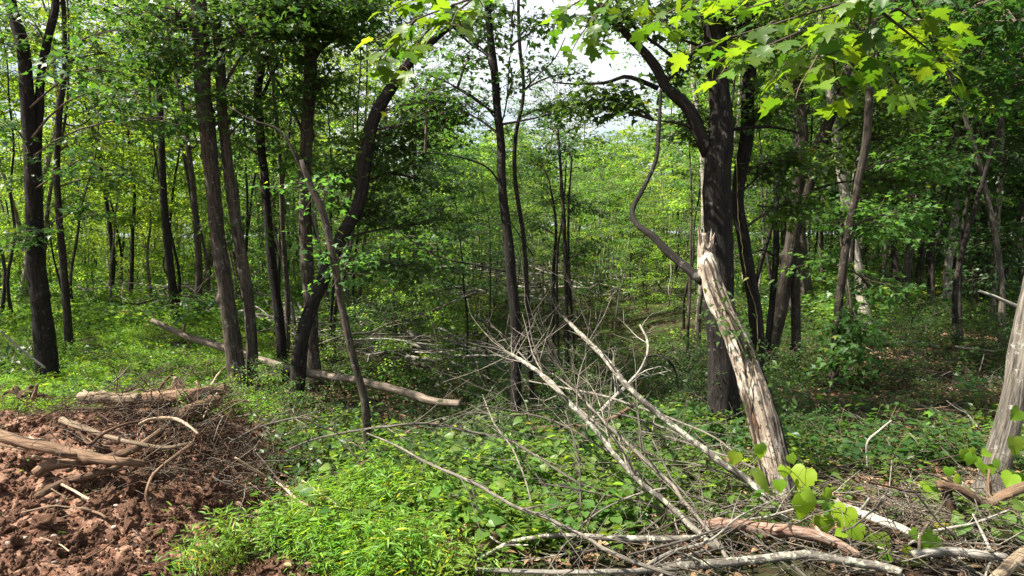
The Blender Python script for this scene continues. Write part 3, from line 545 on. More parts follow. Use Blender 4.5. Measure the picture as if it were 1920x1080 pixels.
# ------------------------------------------------------------------ the leaning dead snag
def snag():
    path = [(1472, 972), (1456, 890), (1437, 815), (1412, 725), (1388, 655), (1366, 605), (1346, 560), (1332, 515), (1322, 475), (1317, 440)]
    Ys = [4.85, 4.9, 5.0, 5.1, 5.2, 5.25, 5.3, 5.35, 5.4, 5.4]; wd = [62, 56, 59, 60, 54, 46, 44, 46, 36, 16]
    p = np.array([P(a, b, y) for (a, b), y in zip(path, Ys)]); o0 = p[0].copy()
    root = thing('dead_snag', 'leaning dead trunk stripped to pale wood with a jagged broken top', 'tree', o0)
    rad = [wpx(a, y) * 1.1 for a, y in zip(wd, Ys)]
    g = Geo(); sides = 64; n = 130; C = resample(p - o0, n); R = np.interp(np.linspace(0, 1, n), np.linspace(0, 1, len(rad)), rad)
    tubes(g, C, R, sides, True); V = g.V[0].copy(); tc = g.tc[0]; m = n * sides; q = tc[:m] - tc[0] + [3, 3, 0]; ctr = np.repeat(C, sides, 0); d = V[:m] - ctr
    s = np.repeat(np.linspace(0, 1, n), sides)
    k = 1 + .10 * fbm(q * [50, 50, 3.0], 4, 3) - .30 * np.clip(-fbm(q * [26, 26, 2.2], 9, 3) - .25, 0, 1) + .10 * fbm(q * [9, 9, 4], 2, 3) * (.4 + 1.6 * s)
    V[:m] = ctr + d * k[:, None]
    V[:m, 2] += np.where(s > .9, (s - .9) * 1.1 * vnoise(q * [38, 38, 1.2], 3) * 1.1, 0)
    g.V[0] = V; link('trunk', g.build('snag_trunk', M['snag']), root)
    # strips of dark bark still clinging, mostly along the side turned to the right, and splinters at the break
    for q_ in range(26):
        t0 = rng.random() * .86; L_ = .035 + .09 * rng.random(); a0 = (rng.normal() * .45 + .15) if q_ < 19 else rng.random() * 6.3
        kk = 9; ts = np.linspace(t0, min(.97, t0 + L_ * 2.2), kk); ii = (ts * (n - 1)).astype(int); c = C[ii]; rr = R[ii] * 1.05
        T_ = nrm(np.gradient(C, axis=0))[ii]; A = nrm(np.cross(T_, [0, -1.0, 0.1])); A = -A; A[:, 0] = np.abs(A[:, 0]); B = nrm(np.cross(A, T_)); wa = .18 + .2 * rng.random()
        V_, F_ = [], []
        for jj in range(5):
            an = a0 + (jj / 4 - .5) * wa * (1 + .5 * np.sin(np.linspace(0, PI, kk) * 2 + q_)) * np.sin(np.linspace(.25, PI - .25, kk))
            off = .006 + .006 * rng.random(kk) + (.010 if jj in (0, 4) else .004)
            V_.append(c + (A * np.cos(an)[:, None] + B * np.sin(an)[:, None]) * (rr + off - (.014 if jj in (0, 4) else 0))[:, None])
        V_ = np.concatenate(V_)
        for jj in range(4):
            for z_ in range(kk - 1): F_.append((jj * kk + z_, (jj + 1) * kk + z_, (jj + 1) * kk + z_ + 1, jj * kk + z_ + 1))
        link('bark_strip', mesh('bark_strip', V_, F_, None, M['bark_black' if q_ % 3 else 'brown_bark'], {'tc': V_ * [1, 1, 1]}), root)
    for q_ in range(9):
        a = rng.random() * 6.3; c = C[-10] + np.array([math.cos(a), math.sin(a), 0]) * R[-10] * .75; tip = c + np.array([rng.normal() * .02 - .01, rng.normal() * .02, .09 + .16 * rng.random()])
        g = Geo(); tubes(g, resample([c, (c + tip) / 2 + rng.normal(size=3) * .008, tip], 6), np.array([.022, .020, .015, .011, .007, .001]), 5); link('splinter', g.build('splinter', M['snag'], False), root)
    # the dead limb rising from it
    lp = [(1318, 528), (1285, 500), (1253, 473), (1222, 442), (1198, 424), (1186, 406), (1188, 388), (1210, 345), (1230, 297), (1236, 230), (1239, 168)]
    lw = [20, 18, 17, 15, 13, 11, 10, 10, 11, 9, 8]; q3 = np.array([P(a, b, 5.35 + i * .12) for i, (a, b) in enumerate(lp)]) - o0
    g = Geo(); barktube(g, q3, [wpx(a, 5.6) for a in lw], 14, .04, .08, 6, knots=3); link('limb', g.build('snag_limb', M['bark_black']), root)
snag()
# vine with pointed leaflets climbing the snag
def vine(label, pts, spots, mat='leaf_mid', nm='climbing_vine', size=.055, shape=OVAL, n=9, spread=.11):
    o0 = pts[0].copy(); root = thing(nm, label, 'vine', o0)
    g = Geo(); pp = resample(pts - o0, 60); tubes(g, pp + rng.normal(size=pp.shape) * .004, np.full(60, .004), 5); link('stem', g.build('vine_stem', M['vine_stem']), root)
    V = []
    for c in spots:
        k = n; pos = c - o0 + rng.normal(size=(k, 3)) * spread * [1, .6, .8]; d = rng.normal(size=(k, 3)) * [1, .6, .3] + [0, -.5, -.35]; nv = rng.normal(size=(k, 3)) * .35 + [-.1, -.35, 1]
        V.append(leaves(pos, d, nv, size * (.7 + .6 * rng.random(k)), shape))
    link('foliage', leafmesh('vine_foliage', V, M[mat]), root, kind='stuff')
vp = [P(a, b, y) for a, b, y in [(1440, 900, 4.85), (1400, 780, 4.95), (1412, 690, 5.0), (1400, 640, 5.05), (1370, 600, 5.1), (1350, 560, 5.15), (1330, 530, 5.2)]]
vine('leafy creeper wrapped round the leaning dead trunk', np.array(vp), [P(1300 + a, b, 5.05 + .1 * rng.random()) for a, b in [(55, 545), (70, 560), (50, 575), (45, 598), (60, 610), (80, 605), (55, 625), (90, 625), (100, 640), (75, 640), (115, 655), (125, 665), (120, 690), (135, 700), (145, 715), (160, 720), (150, 690), (165, 735), (150, 760), (160, 790), (170, 770), (140, 540)]], 'leaf_mid', n=8, spread=.06)
vine('leafy creeper hanging from the thickest black trunk beside the dead trunk', np.array([P(1380, 250, 6.9), P(1384, 400, 6.85), P(1400, 520, 6.8), P(1420, 600, 6.8), P(1415, 760, 6.7)]), [P(1380 + a, b, 6.6) for a, b in [(60, 800), (80, 830), (70, 780), (95, 850), (50, 760)]], 'leaf_mid', n=10, spread=.12)

# ------------------------------------------------------------------ fallen logs and branches
def log(label, px, wd, mat, h=None, Y=None, nm='fallen_log', cat='log', sides=None, amp=.08, group=None, stubs=0, cut=False):
    p = np.array([P(a, b, y) for (a, b), y in zip(px, Y)]) if Y is not None else np.array([ph(a, b, hh) for (a, b), hh in zip(px, h if isinstance(h, (list, tuple)) else [h] * len(px))])
    o0 = p[0].copy(); ds = p[:, 1]; wd = np.interp(np.linspace(0, 1, len(px)), np.linspace(0, 1, len(wd)), wd)
    rad = [wpx(a, y) * 1.1 for a, y in zip(wd, ds)]; mw = max(wd)
    g = Geo(); barktube(g, p - o0, rad, sides or (26 if mw > 14 else 12 if mw > 7 else 7), max(.02, max(rad) * .5), amp, len(label), knots=4 if mw > 10 else 1)
    if not (stubs or cut):
        me = g.build(nm, M[mat]); return link(nm, me, None, o0, None, label=label, category=cat, group=group), p
    root = thing(nm, label, cat, o0, 0, group); link('stem', g.build(nm, M[mat]), root); pp = resample(p - o0, 60)
    for q in range(stubs):
        c = pp[rng.integers(6, 55)]; e = c + nrm(rng.normal(size=3) + [0, -.3, .7]) * (.08 + .2 * rng.random()); g = Geo(); barktube(g, [c, (c + e) / 2 + rng.normal(size=3) * .01, e], [max(rad) * .38, max(rad) * .2], 8, .03, .08); link('stub', g.build('stub', M[mat]), root)
    return root, p
def brush(label, px, wd, mat, h, ntw, tl, nm='dead_branch', group=None, Y=None, tmat=None, sub=.5, bias=(0, 0, .05), spread=1.0, start=.15):
    """a bare dead branch: stem plus its own side twigs, which fork again"""
    p = np.array([P(a, b, y) for (a, b), y in zip(px, Y)]) if Y is not None else np.array([ph(a, b, hh) for (a, b), hh in zip(px, h if isinstance(h, (list, tuple)) else [h] * len(px))])
    o0 = p[0].copy(); root = thing(nm, label, 'branch', o0, 0, group); wd = np.interp(np.linspace(0, 1, len(px)), np.linspace(0, 1, len(wd)), wd)
    rad = [wpx(a, y) for a, y in zip(wd, p[:, 1])]
    g = Geo(); barktube(g, p - o0, rad, 12 if max(wd) > 9 else 7, .035, .09, len(label)); link('stem', g.build('branch_stem', M[mat]), root)
    C = resample(p - o0, 100); T_ = nrm(np.gradient(C, axis=0)); g = Geo(); Rr = np.interp(np.linspace(0, 1, 100), np.linspace(0, 1, len(rad)), rad)
    for q in range(ntw):
        i = rng.integers(int(100 * start), 99); L_ = tl * (.35 + 1.1 * rng.random()); d = nrm(T_[i] * 1.25 + nrm(rng.normal(size=3) * [1, 1, .7]) * spread + np.array(bias)); c = C[i]; pts = [c]; r0 = max(.002, min(.007, Rr[i] * .4))
        for k in range(5): d = nrm(d + rng.normal(size=3) * .09); pts.append(pts[-1] + d * L_ / 5)
        pts = np.array(pts); tubes(g, pts, np.linspace(r0, r0 * .35, 6), 4)
        for k in range(int(2 + 4 * sub * rng.random() * 2)):
            j = rng.integers(1, 6); d2 = nrm(d + nrm(rng.normal(size=3)) * .9); l2 = L_ * (.15 + .35 * rng.random()); a = pts[j]; pt = [a, a + d2 * l2 * .5, a + d2 * l2 + rng.normal(size=3) * .03 * l2]
            tubes(g, np.array(pt), np.array([r0 * .5, r0 * .4, r0 * .2]), 3)
    o = link('twigs', g.build('branch_twigs', M[tmat or mat]), root, kind='stuff'); return root

log('long grey-brown log propped behind the two close trunks, its pale peeled end in the air', [(285, 601), (345, 628), (430, 656), (480, 673), (560, 695), (640, 709), (700, 721), (760, 736), (810, 753), (862, 757)], [9, 14, 16, 15, 20, 15, 16, 20, 15], 'log_tan', Y=[9.9, 9.8, 9.6, 9.4, 9.0, 8.7, 8.4, 8.2, 8.0, 7.9], stubs=4)
log('pale sawn log lying at the back of the debris heap beside the grass', [(152, 744), (190, 746), (222, 747), (262, 748)], [20, 24, 22], 'deadwood', h=.2, cut=True, stubs=1)
log('rotten dark-barked log continuing the pale sawn one along the back of the heap', [(245, 752), (315, 747), (370, 742), (426, 731)], [30, 29, 22], 'brown_log', h=.2, stubs=2, amp=.16)
log('short brown log slanting out of the heap below the rotten log', [(345, 775), (378, 764), (410, 751)], [26, 28, 22], 'brown_log', h=.24)
log('thick brown branch lying across the debris heap from the left edge', [(-30, 808), (44, 829), (90, 838), (130, 848), (193, 861), (230, 866), (270, 870)], [24, 24, 22, 24, 20, 13], 'brown_log', h=[.34, .34, .32, .30, .27, .25, .22], stubs=3)
log('barkless bent branch with a pale blunt end, under the thick brown branch', [(66, 889), (89, 874), (148, 866), (205, 858), (259, 838), (307, 804)], [22, 19, 17, 15, 12], 'brown_log', h=[.12, .14, .17, .2, .25, .3], stubs=1)
log('dark branch running down left at the foot of the debris heap', [(70, 930), (122, 903), (165, 893), (207, 881), (240, 864)], [16, 17, 14, 10], 'brown_log', h=[.06, .1, .13, .15, .18])
log('whitish weathered branch crossing the middle of the debris heap', [(115, 787), (148, 799), (185, 813), (222, 824), (259, 832), (315, 839), (367, 828)], [13, 12, 9, 8, 6], 'deadwood', h=[.2, .22, .24, .27, .29, .3, .32])
log('dark hooked branch curling over the whitish weathered branch', [(148, 810), (167, 832), (182, 822), (200, 809), (237, 795), (270, 790)], [6, 7, 5], 'brown_bark', h=[.26, .3, .33, .34, .36, .36], nm='dead_branch', cat='branch')
log('smooth root arching down the right face of the debris heap', [(363, 832), (340, 846), (315, 865), (293, 885), (281, 902), (274, 930), (287, 962)], [6, 8, 7, 5], 'brown_log', h=[.42, .4, .34, .3, .26, .2, .06], nm='arched_root', cat='root')
log('pale curved branch on the crest of the debris heap', [(262, 795), (281, 787), (310, 784), (333, 787), (352, 797), (372, 815)], [7, 8, 6], 'deadwood', h=.38, nm='dead_branch', cat='branch')
log('short splintered stub standing upright in the debris heap', [(326, 790), (325, 760), (327, 730), (329, 706)], [18, 14, 13, 9], 'deadwood', Y=[6.45] * 4, nm='upright_stub', cat='stump', stubs=1)
log('dark splintered stub leaning behind the upright pale stub', [(352, 752), (346, 735), (338, 722), (336, 712)], [15, 13, 5], 'brown_bark', Y=[6.6] * 4, nm='upright_stub', cat='stump')
log('thin dark stick poking up beside the upright stub', [(296, 738), (304, 722), (312, 712), (323, 702)], [6, 7, 5], 'brown_bark', Y=[6.7] * 4, nm='stick', cat='stick')
log('small broken stake leaning at the back left of the heap', [(60, 750), (66, 735), (70, 720)], [9, 8, 5], 'brown_log', Y=[6.9] * 3, nm='stick', cat='stick')
for lab, px, wd, mt, h_ in [
    ('pale forked stick lying on the dirt under the dark branch', [(110, 906), (140, 921), (168, 937)], [6, 5], 'deadwood', .1), ('long thin pale stick across the dirt below the heap', [(40, 961), (96, 949), (130, 951), (168, 953)], [3, 4, 3], 'deadwood', .07),
    ('short pale stick beside the bent branch', [(96, 916), (110, 925), (124, 932)], [3, 3], 'deadwood', .1), ('thin stick standing up behind the heap', [(381, 784), (392, 760), (407, 737)], [3, 3], 'deadwood', .3),
    ('whip-thin shoot leaning on the lit trunk', [(396, 722), (412, 698), (431, 681)], [4, 3], 'deadwood', .35), ('straight stick on the bare dirt in the bottom corner', [(160, 1048), (190, 1032), (215, 1012)], [4, 3], 'brown_log', .04),
    ('short thick stick on the dirt below the pit', [(155, 955), (185, 962), (200, 972)], [7, 6], 'brown_log', .06), ('thin stick on the dirt below the heap', [(75, 1008), (110, 1020), (130, 1034)], [3, 3], 'deadwood', .05),
    ('pale stick bridging the pit', [(559, 895), (596, 922), (634, 947)], [4, 4], 'deadwood', .25)]:
    log(lab, px, wd, mt, h=h_, nm='stick', cat='stick', group='loose sticks on the dirt')
brush('dead branch reaching over the pit from the debris heap', [(440, 858), (488, 887), (529, 911), (566, 943), (607, 952)], [5, 6, 8, 7], 'deadwood', [.5, .42, .34, .25, .15], 6, .35)
log('dark bent branch rising from the bamboo-like clump past the crooked sapling', [(633, 902), (677, 873), (736, 836), (773, 806), (825, 791)], [11, 10, 8, 5], 'brown_log', h=[.12, .2, .25, .3, .35], nm='dead_branch', cat='branch')
brush('thin bare branch arching left of the crooked sapling', [(430, 830), (484, 802), (562, 784), (600, 800), (634, 812)], [3, 5, 5, 3], 'twig_pale', [.35, .5, .62, .5, .4], 7, .4)
brush('long thin bare branch running level across the middle foreground', [(535, 846), (588, 824), (655, 810), (729, 799), (810, 795), (880, 809), (947, 822), (987, 844), (1058, 889), (1100, 912), (1172, 930)], [4, 6, 6, 6, 5], 'twig_pale', [.25, .4, .5, .55, .55, .5, .45, .4, .3, .25, .15], 26, .45)
brush('straight bare branch slanting from mid-left down to the bottom edge', [(688, 812), (744, 836), (796, 865), (884, 904), (969, 951), (1027, 973), (1093, 1004), (1155, 1040), (1270, 1082)], [3, 5, 8, 9, 10], 'twig_pale', [.5, .5, .48, .42, .36, .3, .26, .22, .15], 24, .4, tmat='twig_pale')
brush('thickest lichen-grey bare branch of the brush fan, leaning up to the left', [(1345, 1030), (1300, 990), (1262, 953), (1209, 911), (1164, 866), (1129, 822), (1102, 790), (1058, 746), (1027, 711), (973, 673), (947, 658)], [14, 13, 12, 11, 9, 7, 4], 'lichen_branch', [.12, .2, .28, .4, .52, .64, .74, .86, .94, 1.04, 1.08], 24, .75, tmat='twig_pale')
brush('pale bare branch crossing just right of the thickest one in the brush fan', [(1372, 1060), (1325, 990), (1280, 938), (1262, 911), (1209, 862), (1164, 820), (1120, 778), (1080, 735), (1035, 700)], [10, 9, 9, 8, 5, 3], 'twig_pale', [.1, .2, .3, .34, .46, .56, .68, .78, .9], 19, .65)
brush('longest lichen-spotted bare branch, from the foot of the dead trunk up to the middle', [(1484, 988), (1440, 940), (1400, 900), (1360, 873), (1315, 838), (1270, 805), (1235, 778), (1173, 720), (1129, 667), (1071, 609), (1046, 585)], [18, 16, 14, 12, 9, 7, 5, 3], 'lichen_branch', [.08, .2, .3, .4, .52, .64, .74, .95, 1.1, 1.28, 1.36], 22, .7, tmat='twig_pale')
for lab, px, wd, h_, nt in [
    ('slim bare branch low in the brush fan, curving up past the lone thin tree', [(1290, 985), (1210, 900), (1130, 840), (1040, 790), (960, 770), (900, 760)], [6, 5, 3], [.15, .3, .45, .55, .6, .66], 9),
    ('slim bare branch of the brush fan reaching highest toward the lone thin tree', [(1180, 850), (1090, 770), (1010, 700), (940, 625), (890, 590)], [6, 4, 2], [.55, .75, .95, 1.15, 1.25], 8),
    ('bare branch of the brush fan level with the foot of the thickest black trunk', [(1400, 905), (1330, 850), (1240, 800), (1150, 775), (1060, 765), (985, 772)], [7, 5, 3], [.25, .4, .52, .6, .64, .66], 9),
    ('bare grey branch crossing low under the brush fan toward the red-brown log', [(1420, 1010), (1330, 985), (1230, 950), (1120, 925), (1010, 905)], [7, 6, 3], [.12, .16, .22, .3, .36], 10),
    ('bare branch falling from the brush fan into the yellow-green plants', [(1250, 915), (1200, 925), (1140, 950), (1090, 985), (1050, 1030)], [5, 4, 3], [.4, .34, .28, .2, .12], 8),
    ('thin bare branch above the pale twig fan, ending beside the dead trunk', [(1460, 940), (1390, 900), (1310, 872), (1230, 862), (1160, 868)], [6, 4, 3], [.2, .3, .36, .4, .42], 8)]:
    brush(lab, px, wd, 'twig_pale', h_, nt, .55)
brush('smooth bent branch rising out of the brush fan with a dark curled tip', [(1100, 800), (1111, 787), (1147, 751), (1191, 707), (1211, 671), (1214, 640), (1200, 609)], [10, 10, 9, 6, 4], 'deadwood_grey', [.2, .28, .5, .76, .95, 1.1, 1.25], 10, .3)
brush('dark drooping side branch at the tip of the smooth bent branch', [(1211, 669), (1230, 667), (1250, 672), (1266, 695), (1272, 730)], [5, 4, 3], 'bark_dark', [.95, .95, .93, .8, .6], 10, .25)
brush('low bare branch reaching right through the brush fan', [(980, 712), (1060, 728), (1130, 742), (1180, 758), (1240, 778), (1330, 815), (1380, 850)], [3, 5, 6, 5, 4], 'twig_pale', [.75, .7, .62, .56, .5, .4, .3], 18, .4)
brush('thin bare branch with forked twigs leaning left of the brush fan', [(1000, 960), (985, 900), (960, 840), (925, 790), (905, 740)], [5, 4, 3], 'twig_pale', [.15, .3, .42, .55, .7], 16, .35)
brush('upright grey twiggy branch standing in the yellow-green plants', [(1090, 995), (1088, 930), (1086, 870), (1075, 820), (1060, 770)], [5, 4, 3], 'twig_pale', [.1, .3, .45, .6, .75], 18, .3)
brush('thin pale branch lying from the snag foot toward the left', [(1420, 880), (1370, 858), (1300, 835), (1255, 820), (1200, 808)], [5, 5, 3], 'twig_pale', [.5, .5, .48, .45, .4], 14, .35)
brush('pale twig fan low in front of the red-brown log', [(1400, 960), (1350, 948), (1300, 930), (1250, 905), (1210, 900)], [6, 5, 3], 'twig_pale', [.12, .16, .2, .3, .36], 14, .35)
log('brown log with peeling bark behind the brush fan', [(982, 806), (1020, 803), (1058, 802), (1100, 800), (1147, 785), (1191, 758)], [10, 12, 11, 9], 'brown_log', h=[.12, .14, .16, .2, .26, .36], stubs=2)
log('short reddish log lying among the yellow-green plants', [(868, 990), (900, 986), (935, 984)], [14, 16, 13], 'red_log', h=.1)
log('red-brown log end slanting up beside the short reddish log', [(870, 1068), (900, 1030), (930, 1005), (958, 988)], [18, 20, 16], 'brown_log', h=[.1, .12, .14, .15], stubs=1)
log('thick red-brown log with flaking bark at the foot of the dead trunk', [(1316, 988), (1360, 984), (1397, 986), (1461, 996), (1510, 1000), (1558, 1014), (1612, 1042)], [26, 28, 27, 26, 22, 14], 'red_log', h=[.16, .18, .18, .18, .17, .15, .12], amp=.12, stubs=2)
log('lichen-mottled pale log along the bottom edge in front of the red-brown log', [(1240, 1062), (1300, 1060), (1397, 1051), (1481, 1043), (1526, 1041), (1591, 1052), (1649, 1061), (1690, 1074)], [14, 17, 18, 18, 19, 17], 'lichen_branch', h=[.14, .16, .18, .2, .2, .19, .17, .14], stubs=2)
log('slim lichen-mottled branch level above the bottom edge, left of the red-brown log', [(889, 1053), (930, 1030), (969, 1014), (1020, 1006), (1071, 1004), (1147, 1009), (1230, 1011), (1310, 1009)], [6, 9, 10, 14, 12], 'lichen_branch', h=[.1, .14, .16, .18, .18, .2, .2, .2], stubs=3, nm='dead_branch', cat='branch')
log('slim bare branch lowest along the bottom edge', [(893, 1067), (991, 1072), (1147, 1072), (1262, 1066), (1358, 1052), (1400, 1046)], [8, 10, 11, 10], 'deadwood_grey', h=.1, stubs=2, nm='dead_branch', cat='branch')
log('long thin pale branch rising right from the bottom centre', [(1180, 1040), (1240, 1025), (1300, 1008), (1350, 990)], [5, 6, 5], 'twig_pale', h=.25, nm='dead_branch', cat='branch')
log('silvery barkless log slanting down behind the broad yellow-green leaves', [(1566, 944), (1600, 958), (1640, 972), (1687, 989), (1720, 1004), (1752, 1008)], [14, 20, 20, 17, 12], 'deadwood_grey', h=[.14, .16, .17, .16, .14, .12], stubs=2)
log('patchy log half buried in twigs at the bottom right', [(1712, 1040), (1750, 1036), (1785, 1034), (1830, 1040), (1888, 1045)], [16, 20, 19, 14], 'deadwood_grey', h=.14, stubs=2)
log('twisted brown branch resting across the furrowed trunk at the right edge', [(1759, 907), (1785, 914), (1804, 920), (1843, 943), (1862, 942), (1885, 926), (1930, 911), (1960, 905)], [13, 19, 19, 22, 19], 'brown_log', Y=[4.35, 4.35, 4.35, 4.35, 4.35, 4.35, 4.4, 4.4], amp=.12, stubs=3)
log('short dark post propping the twisted brown branch', [(1774, 918), (1780, 950), (1790, 980), (1803, 1012)], [20, 17, 20], 'brown_bark', Y=[4.38, 4.36, 4.33, 4.28], nm='branch_post', cat='stump')
log('peeled pale pole cutting across the bottom right corner', [(1945, 1022), (1915, 1042), (1880, 1072), (1850, 1100)], [22, 24, 24], 'deadwood', h=.14)
log('slender dead upright stick in the shaded greenery right of the dead trunk', [(1632, 962), (1630, 920), (1626, 860), (1627, 828), (1650, 806), (1672, 788)], [7, 6, 5, 3], 'deadwood_grey', Y=[5.6] * 6, nm='dead_stick', cat='stick')
log('long dark log on the bare patch of forest floor at the right', [(1655, 772), (1700, 768), (1760, 771), (1820, 770), (1872, 768)], [7, 9, 8], 'brown_log', h=.1, stubs=2)
log('pale dead branch on the bare forest floor, left of the furrowed trunk', [(1790, 758), (1812, 775), (1832, 800)], [6, 4], 'deadwood_grey', h=.12, nm='dead_branch', cat='branch', stubs=1)
log('whitish log lying in the green undergrowth at the right', [(1680, 643), (1715, 641), (1760, 650)], [6, 6], 'bark_white', h=.2)
log('second whitish log farther right in the green undergrowth', [(1790, 650), (1830, 655), (1870, 660)], [5, 6], 'bark_white', h=.2)
log('dead bough slanting through the leaves at the upper right edge', [(1835, 545), (1880, 562), (1930, 585)], [6, 9], 'deadwood_grey', Y=[9, 9, 9], nm='dead_branch', cat='branch')
log('dim dead bough leaning in the shade by the left edge tree', [(0, 620), (35, 652), (85, 690)], [4, 4], 'deadwood_grey', Y=[8.2, 8.3, 8.4], nm='dead_branch', cat='branch')
# the sawn end that faces the camera
def cut_log():
    c = ph(1886, 978, .09); r = wpx(19, c[1]); root = thing('sawn_log', 'round sawn log end facing forward at the foot of the furrowed trunk', 'log', c)
    g = Geo(); barktube(g, [(0, 0, 0), (.1, .35, .0), (.22, .8, -.03)], [r, r], 28, .03, .04, 3, cap=False); link('stem', g.build('cut_log', M['deadwood_grey']), root)
    n = 28; a = np.arange(n) * 2 * PI / n; V = [(0, -.004, 0)]; T = []
    for k, q in enumerate((.25, .5, .75, .97)):
        V += [(math.cos(x) * r * q, -.004 + .003 * (k % 2), math.sin(x) * r * q) for x in a]
    Qd = [(1 + k * n + j, 1 + k * n + (j + 1) % n, 1 + (k + 1) * n + (j + 1) % n, 1 + (k + 1) * n + j) for k in range(3) for j in range(n)]; T = [(0, 1 + (j + 1) % n, 1 + j) for j in range(n)]
    link('cut_face', mesh('cut_face', V, Qd, T, M['deadwood_grey'], {'tc': np.array(V) * [1, 1, 1]}), root)
cut_log()
def stump():
    c = ph(45, 762, .0); g = Geo(); barktube(g, [(0, 0, -.1), (.02, 0, .08), (.03, 0, .2)], [.15, .12, .07], 20, .03, .25, 8, knots=5)
    root = thing('root_lump', 'torn-up root lump at the back left of the heap', 'stump', c); link('stem', g.build('stump', M['brown_bark']), root)
    for q in range(6):
        a = q + rng.random(); d = np.array([math.cos(a), math.sin(a), .1]); g = Geo(); barktube(g, [d * .05 + [0, 0, .08], d * .18 + [0, 0, .1 + .1 * rng.random()], d * .35 + [0, 0, .02]], [.035, .012], 7, .03, .1, q); link('root', g.build('root', M['brown_bark']), root)
stump()

# ------------------------------------------------------------------ sprays hanging into the top of the picture: every leaf a part
MAPLES = [leafmesh('maple_leaf', [leaves(np.zeros((1, 3)), np.array([[0, 1.0, 0]]), np.array([[0, 0, 1.0]]), np.ones(1), s, np.array([r]))], M['leaf_maple']) for s in (MAPLE, MAPLE2, MAPLE3, MAPLE4) for r in (.15, .5, .85)]
def orient(d, nv):
    d = nrm(np.asarray(d, float)); sx = nrm(np.cross(d, nv)); nn = np.cross(sx, d); return Matrix((sx, d, nn)).transposed().to_4x4()
def put(name, me, root, pos, d, nv, s):
    o = bpy.data.objects.new(name, me); COL.objects.link(o); o.parent = root
    o.matrix_local = Matrix.Translation(Vector(pos)) @ orient(d, nv) @ Matrix.Diagonal((s, s, s, 1)); return o
def hanging(label, twigs, size, n, spread=.06, extra=0, root_px=None, mats=None):
    o0 = P(*twigs[0][0]); root = thing('maple_branch', label, 'branch', o0)
    for tw in twigs:
        pts = resample(np.array([P(*q) for q in tw]) - o0, 24); g = Geo(); tubes(g, pts, np.linspace(.006, .0015, 24), 6, True); link('twig', g.build('maple_twig', M['twig']), root)
        for q in range(n):
            i = int(3 + 20 * (q + rng.random() * .6) / n); i = min(i, 23); t = nrm(pts[min(i + 1, 23)] - pts[max(i - 1, 0)] + 1e-6); lat = nrm(np.cross(t, [0, 0, 1.0])) * (1 if q % 2 else -1)
            pet = pts[i] + (t * .3 + lat * .7 + rng.normal(size=3) * .3 - [0, 0, .15]) * (spread * (.5 + rng.random()))
            g = Geo(); tubes(g, np.array([pts[i], (pts[i] + pet) / 2 + [0, 0, .006], pet]), np.array([.0012, .001, .001]), 4)
            d = t * (.4 + .4 * rng.random()) + lat * .7 + rng.normal(size=3) * .25 + [0, 0, -.16]; nv = np.array([-.10, -.02, 1.0]) + rng.normal(size=3) * .2
            lf = put('leaf', MAPLES[rng.integers(0, 12)], root, pet, d, nv, size * (.7 + .55 * rng.random()))
            st = link('petiole', g.build('petiole', M['vine_stem']), root)
hanging('bright hanging maple spray with large lobed leaves, left of the lone thin tree', [
    [(1010, -30, 2.5), (895, -5, 2.55), (831, 17, 2.6), (776, 38, 2.6), (730, 62, 2.65), (700, 78, 2.7)], [(850, 12, 2.6), (800, 60, 2.55), (770, 100, 2.5), (750, 130, 2.5)],
    [(780, 36, 2.6), (740, 80, 2.6), (715, 105, 2.62), (705, 135, 2.6)], [(900, -30, 2.7), (820, -20, 2.7), (760, 8, 2.75), (735, 20, 2.8)], [(900, -10, 2.5), (860, 20, 2.45), (845, 50, 2.4)]], .068, 13)
hanging('broad hanging maple spray with large backlit leaves, over the thickest black trunk and beyond', [
    [(1700, -60, 2.6), (1600, 10, 2.6), (1540, 60, 2.6), (1480, 110, 2.55), (1440, 160, 2.5)], [(1560, 40, 2.6), (1530, 110, 2.5), (1500, 160, 2.45), (1492, 185, 2.4)],
    [(1600, 0, 2.7), (1500, 30, 2.7), (1420, 55, 2.75), (1350, 75, 2.8), (1300, 90, 2.8)], [(1450, 40, 2.8), (1400, 80, 2.7), (1365, 120, 2.65), (1345, 150, 2.6)],
    [(1640, -10, 2.5), (1630, 50, 2.5), (1640, 90, 2.5), (1650, 120, 2.5)], [(1650, 20, 2.5), (1700, 60, 2.55), (1750, 100, 2.6), (1790, 128, 2.6)], [(1620, -30, 2.4), (1690, 20, 2.5), (1740, 55, 2.6), (1770, 75, 2.7)],
    [(1560, -40, 2.8), (1480, -10, 2.8), (1400, 15, 2.9), (1330, 20, 3)], [(1500, 60, 2.6), (1440, 85, 2.6), (1400, 100, 2.6), (1370, 85, 2.6)], [(1650, -40, 2.4), (1580, 15, 2.4), (1560, 50, 2.4)], [(1700, -20, 2.8), (1740, 60, 2.9), (1770, 130, 3.0), (1800, 190, 3.0)], [(1600, 40, 2.8), (1660, 120, 2.9), (1700, 180, 3.0), (1730, 215, 3.0)], [(1400, -20, 2.8), (1330, -5, 2.9), (1260, 20, 3.0), (1210, 50, 3.0)], [(1560, 90, 2.7), (1570, 150, 2.8), (1600, 190, 2.8)]], .078, 14)
hanging('smaller drooping maple spray with medium leaves, where the big limb crosses the sky', [
    [(1180, -40, 3.4), (1130, 10, 3.4), (1100, 50, 3.4), (1075, 90, 3.4), (1065, 125, 3.4)], [(1150, -20, 3.5), (1090, 0, 3.5), (1050, 30, 3.5), (1035, 60, 3.5)], [(1140, 10, 3.4), (1120, 60, 3.4), (1130, 90, 3.4)], [(1200, -20, 3.3), (1220, 20, 3.3), (1260, 50, 3.3), (1280, 60, 3.3)]], .07, 12)

